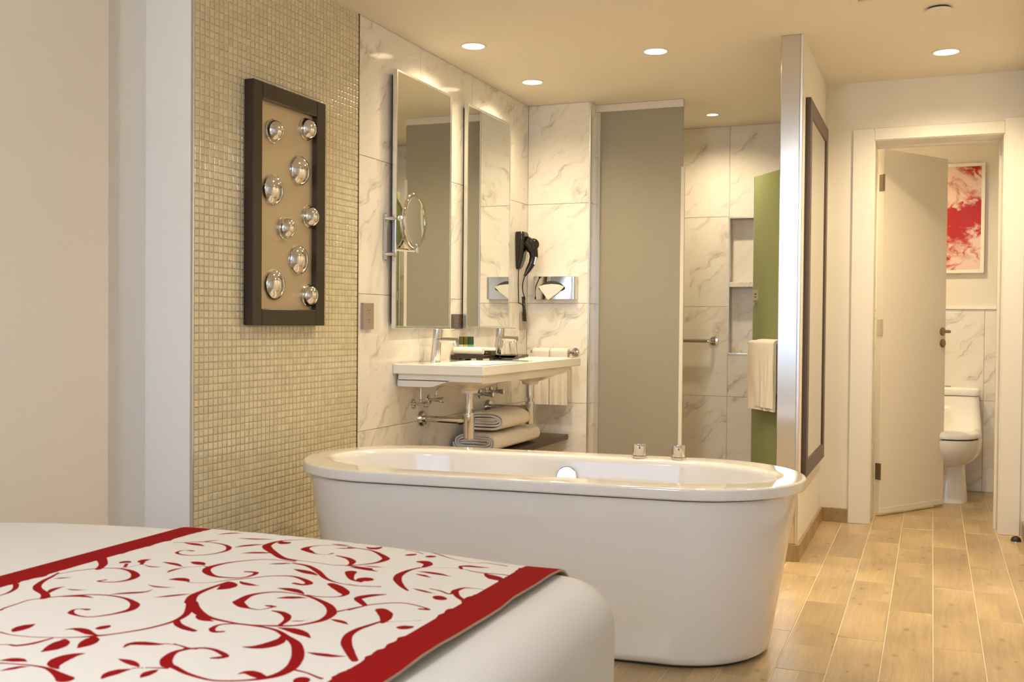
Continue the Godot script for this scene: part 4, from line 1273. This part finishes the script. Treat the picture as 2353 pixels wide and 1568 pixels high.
# ---------------------------------------------------------------- shower
func build_shower() -> void:
	var d := 6.125
	var t := thing("shower_screen", "fixed frosted glass shower screen in an aluminium frame", "shower screen", V(-1.67, 0, d))
	part(t, "glass", span(G(), Vector3(-1.925, 0.01, d - 0.004), Vector3(-1.397, 2.415, d + 0.004), 0.0008), M.frosted)
	part(t, "header_rail", span(G(), Vector3(-1.943, 2.402, d - 0.022), Vector3(-1.395, ROOM_H - 0.001, d + 0.022), 0.002), M.aluminium_white)
	part(t, "wall_profile", span(G(), Vector3(-1.942, 0.0, d - 0.014), Vector3(-1.912, 2.402, d + 0.014), 0.002), M.aluminium)
	part(t, "door_seal", span(G(), Vector3(-1.409, 0.01, d - 0.006), Vector3(-1.387, 2.045, d + 0.010), 0.001), M.white_plastic)
	# hinged frosted door standing open inwards
	var a := V(-0.680, 0, 6.15)
	var b := V(-1.060, 0, 6.690)
	var dir := (b - a).normalized()
	var n := dir.cross(Vector3.UP).normalized()
	if n.dot(Vector3(0, 0, 1)) < 0: n = -n      # towards the camera side
	var basis := Basis(dir, Vector3.UP, dir.cross(Vector3.UP))
	var len := (b - a).length()
	t = thing("shower_door", "green-tinted frosted glass shower door standing open", "door", V(-0.87, 0, 6.42))
	part(t, "glass", G().box((a + b) * 0.5 + Vector3(0, 1.028, 0), Vector3(len, 2.034, 0.008), 0.0008, basis), M.frosted_green)
	part(t, "edge_seal", G().box(b + dir * 0.003 + Vector3(0, 1.028, 0), Vector3(0.007, 2.034, 0.010), 0.001, basis), M.satin)
	part(t, "lock_plate", G().box(b - dir * 0.040 + Vector3(0, 1.290, 0) + n * 0.006, Vector3(0.062, 0.066, 0.006), 0.001, basis), M.satin)
	for k in 2:
		part(t, "plate_print", G().box(b - dir * 0.040 + Vector3(0, 1.297 - k * 0.018, 0) + n * 0.0092, Vector3(0.034 - k * 0.014, 0.010, 0.0008), 0.0, basis), M.hinge)
	part(t, "knob", G().lathe([[0.001, 0.0], [0.008, 0.0], [0.008, 0.010], [0.013, 0.014], [0.013, 0.024], [0.001, 0.027]], axis(b - dir * 0.055 + Vector3(0, 1.233, 0) + n * 0.004, n), 18), M.chrome)
	for y in [0.30, 1.80]:
		part(t, "hinge", G().box(a + dir * 0.03 + Vector3(0, y, 0), Vector3(0.06, 0.08, 0.022), 0.002, basis), M.chrome)
	var bar_a := a + dir * 0.13 + n * 0.06 + Vector3(0, 0.985, 0)
	var bar_b := a + dir * 0.60 + n * 0.06 + Vector3(0, 0.985, 0)
	part(t, "towel_bar", G().tube([bar_a, bar_b], 0.009, 12), M.chrome)
	for p in [bar_a + dir * 0.02, bar_b - dir * 0.02]:
		part(t, "bar_post", G().tube([p, p - n * 0.056], 0.008, 12), M.chrome)
	t = thing("bath_towel", "white towel hanging over the bar of the open shower door", "towel", (bar_a + bar_b) * 0.5 + Vector3(0, -0.41, 0))
	draped_towel(t, a + dir * 0.215 + n * 0.06 + Vector3(0, 0.986, 0), a + dir * 0.565 + n * 0.06 + Vector3(0, 0.986, 0), n, 0.010, 0.017, 0.405, 0.30, 0.022, 91)
	draped_towel(t, a + dir * 0.205 + n * 0.06 + Vector3(0, 0.986, 0), a + dir * 0.45 + n * 0.06 + Vector3(0, 0.986, 0), n, 0.0275, 0.010, 0.385, 0.27, 0.022, 95, "outer_fold")
	# grab bar on the far wall
	t = thing("grab_bar", "chrome grab bar on the shower back wall", "grab bar", V(-1.6, 0.989, SHOWER_D))
	part(t, "bar", G().tube([V(-1.86, 0.989, SHOWER_D - 0.06), V(-1.42, 0.989, SHOWER_D - 0.06), V(-1.400, 0.989, SHOWER_D - 0.056), V(-1.386, 0.989, SHOWER_D - 0.042), V(-1.382, 0.989, SHOWER_D - 0.004)], 0.0125, 14), M.chrome)
	part(t, "wall_rose", G().lathe([[0.001, 0.0], [0.031, 0.0], [0.030, 0.008], [0.016, 0.011], [0.001, 0.011]], axis(V(-1.382, 0.989, SHOWER_D), Vector3(0, 0, 1)), 26), M.chrome)
	part(t, "wall_rose", G().lathe([[0.001, 0.0], [0.031, 0.0], [0.030, 0.008], [0.016, 0.011], [0.001, 0.011]], axis(V(-1.86, 0.989, SHOWER_D), Vector3(0, 0, 1)), 26), M.chrome)

# ---------------------------------------------------------------- hall
func build_hall() -> void:
	# mirror on the partition
	var t := thing("hall_mirror", "tall mirror in a flat dark brown frame on the hall partition", "mirror", V(-0.572, 0.37, 5.52))
	var xb := -0.5715
	var xf := -0.548
	var y0 := 0.372
	var y1 := 2.182
	var d0 := 5.070
	var d1 := 5.955
	var w := 0.078
	for q in [[y0, y1, d0, d0 + w], [y0, y1, d1 - w, d1], [y0, y0 + w, d0 + w, d1 - w], [y1 - w, y1, d0 + w, d1 - w]]:
		part(t, "frame_bar", span(G(), Vector3(xb, q[0], q[2]), Vector3(xf, q[1], q[3]), 0.001), M.walnut)
	part(t, "glass", span(G(), Vector3(xb, y0 + w - 0.01, d0 + w - 0.01), Vector3(xf - 0.006, y1 - w + 0.01, d1 - w + 0.01)), M.mirror)
	# toilet doorway: lining and casings
	var s := structure("trim_1")
	for q in [[-0.322, -0.306], [0.334, 0.350]]:
		part(s, "jamb", span(G(), Vector3(q[0], 0, HALL_D - 0.002), Vector3(q[1], 2.135, 6.27), 0.001), M.trim)
	part(s, "head_jamb", span(G(), Vector3(-0.306, 2.119, HALL_D - 0.002), Vector3(0.334, 2.135, 6.27), 0.001), M.trim)
	part(s, "stop", span(span(G(), Vector3(0.322, 0, 6.20), Vector3(0.334, 2.119, 6.236)), Vector3(-0.306, 2.107, 6.20), Vector3(0.322, 2.119, 6.236)), M.trim)
	part(s, "casing_left", span(G(), Vector3(-0.424, 0, HALL_D - 0.014), Vector3(-0.311, 2.190, HALL_D + 0.001), 0.003), M.trim)
	part(s, "casing_right", span(G(), Vector3(0.339, 0, HALL_D - 0.014), Vector3(0.440, 2.205, HALL_D + 0.001), 0.003), M.trim)
	part(s, "casing_head", span(G(), Vector3(-0.311, 2.124, HALL_D - 0.013), Vector3(0.339, 2.190, HALL_D + 0.001), 0.003), M.trim)
	# door leaf, turned in by 55.8 degrees
	var hinge := V(-0.270, 0, 6.292)
	var ang := deg_to_rad(56.5)
	var dir := Vector3(cos(ang), 0, -sin(ang))
	var n := Vector3(sin(ang), 0, cos(ang))    # face turned to the hall
	var basis := Basis(dir, Vector3.UP, dir.cross(Vector3.UP))
	var o := structure("door_1", hinge)
	var len := 0.622
	part(o, "leaf", G().box(hinge + dir * len * 0.5 - n * 0.020 + Vector3(0, 1.068, 0), Vector3(len, 2.098, 0.040), 0.0012, basis), M.door)
	part(o, "bottom_seal", G().box(hinge + dir * (len * 0.5) + n * 0.002 + Vector3(0, 0.034, 0), Vector3(len - 0.004, 0.030, 0.004), 0.0008, basis), M.door)
	var hp := hinge + dir * 0.588 + Vector3(0, 1.071, 0)
	var h := part(o, "handle", G().tube([hp + n * 0.002, hp + n * 0.050, hp + n * 0.056 - dir * 0.012, hp + n * 0.056 - dir * 0.085], [0.010, 0.0095, 0.0095, 0.009], 14), M.bronze, 50.0)
	part(h, "rose", G().lathe([[0.001, 0.0], [0.025, 0.0], [0.025, 0.007], [0.021, 0.010], [0.001, 0.010]], axis(hp, n), 24), M.bronze)
	part(o, "lock_rose", G().lathe([[0.001, 0.0], [0.025, 0.0], [0.025, 0.008], [0.018, 0.012], [0.007, 0.012], [0.006, 0.010], [0.001, 0.010]], axis(hinge + dir * 0.590 + Vector3(0, 1.0, 0), n), 24), M.bronze)
	var k := 0
	for y in [1.923, 1.092, 0.262]:
		part(o, "hinge", G().box(hinge - dir * 0.001 - n * 0.016 + Vector3(0, y, 0), Vector3(0.004, 0.095, 0.026), 0.001, basis), M.satin if k == 1 else M.hinge)
		part(o, "hinge_pin", G().tube([hinge - dir * 0.004 + n * 0.004 + Vector3(0, y - 0.048, 0), hinge - dir * 0.004 + n * 0.004 + Vector3(0, y + 0.048, 0)], 0.006, 10), M.satin if k == 1 else M.hinge)
		k += 1
	# floor stop
	var p := V(0.412, 0, 5.870)
	t = thing("door_stop", "small black half-round door stop on the floor by the door casing", "door stop", p)
	part(t, "bumper", G().lathe([[0.001, 0.001], [0.024, 0.001], [0.024, 0.010], [0.020, 0.020], [0.011, 0.026], [0.001, 0.028]], Transform3D(Basis(), p), 24), M.rubber, 50.0)
	part(t, "base_ring", G().lathe([[0.001, 0.0], [0.027, 0.0], [0.027, 0.003], [0.001, 0.003]], Transform3D(Basis(), p), 24), M.satin)
	# closet door on the hall side wall with its knob
	o = structure("door_2", V(0.462, 0, 5.3))
	part(o, "leaf", span(G(), Vector3(0.456, 0.01, 4.75), Vector3(0.463, 2.10, 5.64), 0.001), M.door)
	part(o, "knob", G().lathe([[0.001, 0.0], [0.009, 0.0], [0.009, 0.012], [0.013, 0.016], [0.013, 0.026], [0.001, 0.029]], axis(V(0.456, 1.075, 5.585), Vector3(-1, 0, 0)), 18), M.bronze)
	# smoke detector and air vent
	p = V(0.006, ROOM_H, 4.738)
	t = thing("smoke_detector", "flat round white detector disc on the hall ceiling", "detector", p)
	part(t, "cover", G().lathe([[0.001, -0.008], [0.050, -0.008], [0.052, -0.011], [0.050, -0.016], [0.001, -0.019]], Transform3D(Basis(), p), 36), M.white_plastic)
	part(t, "gap_ring", G().lathe([[0.001, 0.0], [0.043, 0.0], [0.043, -0.009], [0.001, -0.009]], Transform3D(Basis(), p), 36), M.gap)
	t = thing("air_vent", "square white air grille on the hall ceiling", "vent", V(-0.16, ROOM_H, 4.36))
	var fr := G()
	for q in [[-0.335, -0.305, 4.19, 4.53], [-0.025, 0.005, 4.19, 4.53], [-0.305, -0.025, 4.19, 4.22], [-0.305, -0.025, 4.50, 4.53]]:
		span(fr, Vector3(q[0], ROOM_H - 0.010, q[2]), Vector3(q[1], ROOM_H, q[3]), 0.002)
	part(t, "frame", fr, M.white_plastic)
	for i in 6:
		part(t, "louvre", G().box(V(-0.165, ROOM_H - 0.008, 4.25 + i * 0.044), Vector3(0.28, 0.003, 0.034), 0.0, Basis(Vector3.RIGHT, 0.35)), M.white_plastic)

# ---------------------------------------------------------------- toilet room
func oval(x: float, d: float, w: float, l: float, y: float, n := 40, front := 2.0, back := 3.2) -> PackedVector3Array:
	# plan outline: rounder towards the hall (smaller d), squarer towards the wall
	var r := PackedVector3Array()
	for i in n:
		var t := TAU * i / n
		var e := front if sin(t) < 0 else back
		r.append(V(x + w * 0.5 * signf(cos(t)) * pow(absf(cos(t)), 2.0 / e), y, d + l * 0.5 * signf(sin(t)) * pow(absf(sin(t)), 2.0 / e)))
	return r

func build_toilet_room() -> void:
	var x := 0.100
	var t := thing("toilet", "white one-piece toilet behind the half-open door", "toilet", V(x, 0, 7.2))
	part(t, "pedestal", G().loft([oval(x, 7.20, 0.250, 0.46, 0.0, 40, 3.0), oval(x, 7.20, 0.246, 0.455, 0.02, 40, 3.0), oval(x, 7.20, 0.225, 0.43, 0.12, 40, 2.6), oval(x, 7.205, 0.215, 0.42, 0.215, 40, 2.4), oval(x, 7.20, 0.24, 0.46, 0.262, 40, 2.4), oval(x, 7.19, 0.30, 0.56, 0.285, 40, 2.3)]), M.ceramic, 60.0)
	part(t, "bowl", G().loft([oval(x, 7.18, 0.24, 0.50, 0.240, 44, 2.3), oval(x, 7.16, 0.31, 0.60, 0.262, 44, 2.3), oval(x, 7.14, 0.375, 0.68, 0.310, 44, 2.3), oval(x, 7.13, 0.395, 0.715, 0.36, 44, 2.4), oval(x, 7.13, 0.395, 0.72, 0.405, 44, 2.5), oval(x, 7.13, 0.375, 0.70, 0.410, 44, 2.5)]), M.ceramic, 60.0)
	part(t, "seat_gap", G().loft([oval(x, 7.07, 0.345, 0.56, 0.409, 40, 2.4, 4.0), oval(x, 7.07, 0.345, 0.56, 0.417, 40, 2.4, 4.0)]), M.gap)
	part(t, "lid", G().loft([oval(x, 7.065, 0.365, 0.585, 0.4165, 44, 2.5, 4.0), oval(x, 7.065, 0.372, 0.592, 0.422, 44, 2.5, 4.0), oval(x, 7.065, 0.372, 0.592, 0.440, 44, 2.5, 4.0), oval(x, 7.067, 0.352, 0.572, 0.458, 44, 2.5, 4.0), oval(x, 7.07, 0.27, 0.49, 0.466, 44, 2.5, 4.0)]), M.ceramic, 60.0)
	part(t, "tank", G().loft([plan_ring(x, 7.36, 0.405, 0.35, 0.06, 0.405), plan_ring(x, 7.40, 0.40, 0.27, 0.05, 0.47), plan_ring(x, 7.42, 0.385, 0.235, 0.05, 0.58), plan_ring(x, 7.43, 0.372, 0.22, 0.05, 0.648)]), M.ceramic, 60.0)
	part(t, "tank_lid", G().loft([plan_ring(x, 7.43, 0.385, 0.225, 0.05, 0.652), plan_ring(x, 7.43, 0.390, 0.230, 0.05, 0.660), plan_ring(x, 7.43, 0.388, 0.228, 0.05, 0.688), plan_ring(x, 7.43, 0.365, 0.205, 0.045, 0.702)]), M.ceramic, 60.0)
	part(t, "flush_button", G().lathe([[0.001, 0.702], [0.022, 0.702], [0.022, 0.708], [0.020, 0.710], [0.001, 0.710]], Transform3D(Basis(), V(x, 0, 7.43)), 24), M.chrome)
	# framed picture
	var x0 := -0.10
	var x1 := 0.310
	var y0 := 1.459
	var y1 := 2.192
	var db := 7.552
	var df := 7.525
	t = thing("framed_picture", "white framed abstract picture of red ink above the toilet", "picture", V((x0 + x1) * 0.5, y0, db))
	var w := 0.022
	for q in [[x0, x0 + w, y0, y1], [x1 - w, x1, y0, y1], [x0 + w, x1 - w, y0, y0 + w], [x0 + w, x1 - w, y1 - w, y1]]:
		part(t, "frame_bar", span(G(), Vector3(q[0], q[2], df), Vector3(q[1], q[3], db), 0.0015), M.white_frame)
	var pg := span(G(), Vector3(x0 + w, y0 + w, df + 0.008), Vector3(x1 - w, y1 - w, db))
	var uvs := {}
	for p in pg.v: uvs[Vector3i((p * 20000.0).round())] = Vector2((p.x - x0) / (x1 - x0), 1.0 - (p.y - y0) / (y1 - y0))
	part(t, "print", pg, M.ink, 35.0, uvs)

# ---------------------------------------------------------------- bed
const BED_X0 := -2.44
const BED_X1 := -0.570
const BED_D0 := 0.06
const BED_D1 := 2.060
const BED_R := 0.075

func bed_top(x: float) -> float: return 0.600 - 0.042 * (x + 1.35) * (x + 1.35)

func bed_ring(inset: float, scale: float) -> Array:
	var cx := (BED_X0 + BED_X1) * 0.5
	var cd := (BED_D0 + BED_D1) * 0.5
	var out := []
	for p in rounded_rect(BED_X1 - BED_X0 - 2 * inset, BED_D1 - BED_D0 - 2 * inset, 0.13 - inset, 10):
		out.append(Vector2(p.x * scale, p.y * scale) + Vector2(cx, cd))
	# extra points along the straight sides
	var dense := []
	for i in out.size():
		var a: Vector2 = out[i]
		var b: Vector2 = out[(i + 1) % out.size()]
		var n := maxi(1, int(round((b - a).length() / (0.035 * scale + 0.0001)))) if scale >= 0.999 else 1
		dense.append(a)
		if (i % 11) == 10:
			for k in range(1, 48): dense.append(a.lerp(b, k / 48.0))
	return dense

func build_bed() -> void:
	var t := thing("bed", "wide bed made up with white striped linen", "bed", V((BED_X0 + BED_X1) * 0.5, 0, 1.06))
	var rings := []
	for s in [0.02, 0.3, 0.6, 0.85, 1.0]:
		var r := PackedVector3Array()
		for p in bed_ring(BED_R, s): r.append(V(p.x, bed_top(p.x), p.y))
		rings.append(r)
	for i in range(1, 9):
		var a := PI / 2 * i / 8.0
		var r := PackedVector3Array()
		for p in bed_ring(BED_R * (1.0 - sin(a)), 1.0): r.append(V(p.x, bed_top(p.x) - BED_R * (1.0 - cos(a)), p.y))
		rings.append(r)
	var base := bed_ring(0.0, 1.0)
	var nrm := []
	for i in base.size():
		var tg: Vector2 = (base[(i + 1) % base.size()] - base[(i - 1 + base.size()) % base.size()]).normalized()
		nrm.append(Vector2(tg.y, -tg.x))
	var fold := noise(71, 1.0, 2)
	for k in range(1, 9):
		var f := k / 8.0
		var r := PackedVector3Array()
		for i in base.size():
			var p: Vector2 = base[i]
			var wv := (fold.get_noise_2d(p.x * 3.4, p.y * 3.4)) * 0.045 * pow(f, 1.3) + 0.012 * f
			if p.x > -0.75: wv += 0.014 * pow(f, 1.4) * sin(p.y * 15.0 + 0.6) + 0.006 * f * sin(p.y * 37.0)
			p += nrm[i] * maxf(wv, -0.02)
			r.append(V(p.x, lerpf(bed_top(p.x) - BED_R, 0.06, f), p.y))
		rings.append(r)
	var bg := G().loft(rings, true, true)
	var buv := {}
	for p in bg.v: buv[Vector3i((p * 20000.0).round())] = Vector2(-p.z * 95.0, p.y * 4.0)
	part(t, "bedspread", bg, M.sheet, 60.0, buv)
	var cx := (BED_X0 + BED_X1) * 0.5
	part(t, "divan", G().loft([plan_ring(cx, 1.06, 1.82, 1.88, 0.1, 0.0), plan_ring(cx, 1.06, 1.82, 1.88, 0.1, 0.07)]), M.gap)
	# runner laid across the bed and hanging down both sides
	var rt := thing("bed_runner", "white bed runner printed with dark red vines and red borders", "bed runner", V(-1.18, 0.6, 1.06))
	var prof := []    # (depth, drop below top, normal depth, normal up, arc length)
	var hang := 0.34
	prof.append([BED_D1, BED_R + hang, 1.0, 0.0, BED_D1 - BED_R + BED_R * PI / 2 + hang])
	prof.append([BED_D1, BED_R + hang * 0.5, 1.0, 0.0, BED_D1 - BED_R + BED_R * PI / 2 + hang * 0.5])
	for i in range(8, 0, -1):
		var a := PI / 2 * i / 8.0
		prof.append([BED_D1 - BED_R + BED_R * sin(a), BED_R * (1.0 - cos(a)), sin(a), cos(a), BED_D1 - BED_R + BED_R * a])
	for i in 31:
		var dd := lerpf(BED_D1 - BED_R, BED_D0 + BED_R, i / 30.0)
		prof.append([dd, 0.0, 0.0, 1.0, dd])
	for i in range(1, 9):
		var a := PI / 2 * i / 8.0
		prof.append([BED_D0 + BED_R - BED_R * sin(a), BED_R * (1.0 - cos(a)), -sin(a), cos(a), BED_D0 + BED_R - BED_R * a])
	prof.append([BED_D0, BED_R + hang, -1.0, 0.0, BED_D0 + BED_R - BED_R * PI / 2 - hang])
	var nx := 28
	var lift := noise(73, 2.2, 2)
	var g := G()
	var low := G()
	var grid := []
	var under := []
	var uvs := {}
	for q in prof:
		var row := PackedVector3Array()
		var row2 := PackedVector3Array()
		for j in nx + 1:
			var u := float(j) / nx
			var x := lerpf(-1.660, -0.700, u)
			var out := 0.007
			if u > 0.9: out += (u - 0.9) * 10.0 * (0.010 + 0.008 * lift.get_noise_1d(q[4] * 2.0)) * float(q[3])
			var p := V(x, bed_top(x) - q[1] + q[3] * out, q[0] + q[2] * (out + 0.016 * q[1] / 0.4))
			row.append(p)
			row2.append(p - Vector3(0, q[3], -q[2]) * 0.0045)
			uvs[Vector3i((p * 20000.0).round())] = Vector2((x + 1.660) / 0.96, (q[4] - 1.04) / (1170.0 / 1100.0 * 0.96))
		grid.append(row); under.append(row2)
	for i in grid.size() - 1:
		for j in nx:
			g.quad(grid[i][j], grid[i + 1][j], grid[i + 1][j + 1], grid[i][j + 1])
			low.quad(under[i][j + 1], under[i + 1][j + 1], under[i + 1][j], under[i][j])
		low.quad(under[i][nx], grid[i][nx], grid[i + 1][nx], under[i + 1][nx])
		low.quad(grid[i][0], under[i][0], under[i + 1][0], grid[i + 1][0])
	for q in [0, grid.size() - 1]:
		for j in nx: low.quad(grid[q][j], grid[q][j + 1], under[q][j + 1], under[q][j])
	part(rt, "printed_face", g, M.runner, 60.0, uvs)
	part(rt, "lining", low, M.lining, 60.0)

func build_bedroom_rest() -> void:
	# tall panel behind the bed head
	var t := thing("headboard_panel", "tall beige wall panel behind the bed head", "wall panel", V(-2.525, 0, 1.2))
	part(t, "board", span(G(), Vector3(-2.549, 0, -0.35), Vector3(-2.500, ROOM_H - 0.001, 2.634), 0.003), M.panel)
	# window wall behind the viewpoint
	var wx0 := -2.35
	var wx1 := 0.30
	var wy0 := 0.88
	var wy1 := 2.36
	var w := structure("wall_front")
	part(w, "plaster", span(span(span(span(G(), Vector3(-2.75, 0, -2.4), Vector3(wx0, ROOM_H, -2.2)), Vector3(wx1, 0, -2.4), Vector3(1.5, ROOM_H, -2.2)), Vector3(wx0, 0, -2.4), Vector3(wx1, wy0, -2.2)), Vector3(wx0, wy1, -2.4), Vector3(wx1, ROOM_H, -2.2)), M.paint_white)
	var o := structure("window_1")
	for q in [[wx0, wx0 + 0.05, wy0, wy1], [wx1 - 0.05, wx1, wy0, wy1], [-1.06, -1.00, wy0 + 0.05, wy1 - 0.05], [wx0 + 0.05, wx1 - 0.05, wy0, wy0 + 0.05], [wx0 + 0.05, wx1 - 0.05, wy1 - 0.05, wy1]]:
		part(o, "frame_bar", span(G(), Vector3(q[0], q[2], -2.33), Vector3(q[1], q[3], -2.27), 0.004), M.white_frame)
	part(o, "pane", span(G(), Vector3(wx0 + 0.05, wy0 + 0.05, -2.303), Vector3(-1.06, wy1 - 0.05, -2.297)), M.clear)
	part(o, "pane", span(G(), Vector3(-1.00, wy0 + 0.05, -2.303), Vector3(wx1 - 0.05, wy1 - 0.05, -2.297)), M.clear)
	for q in [[-2.48, -2.2, "pale curtain gathered at the headboard side of the window"], [0.30, 0.75, "pale curtain gathered at the wall side of the window"]]:
		t = thing("curtain", q[2], "curtain", V((q[0] + q[1]) * 0.5, 0.02, -2.1), "window curtains")
		var a := []
		for s in [0.0, 0.004]:
			for y in [0.02, ROOM_H - 0.02]:
				var r := PackedVector3Array()
				for i in 61:
					var f := i / 60.0
					r.append(V(lerpf(q[0], q[1], f), y, -2.09 + 0.035 * sin(f * TAU * 6.0) + s))
				a.append(r)
		var g := G()
		g.loft([a[0], a[1]], false, false, false)
		g.loft([a[3], a[2]], false, false, false)
		part(t, "cloth", g, M.curtain, 60.0)
	o = structure("added_terrace")  # unseen pale slab, added to bounce sunlight up onto the ceiling
	part(o, "paving", span(G(), Vector3(-6.0, -0.25, -9.0), Vector3(5.0, -0.12, -2.4)), M.bounce_terrace)
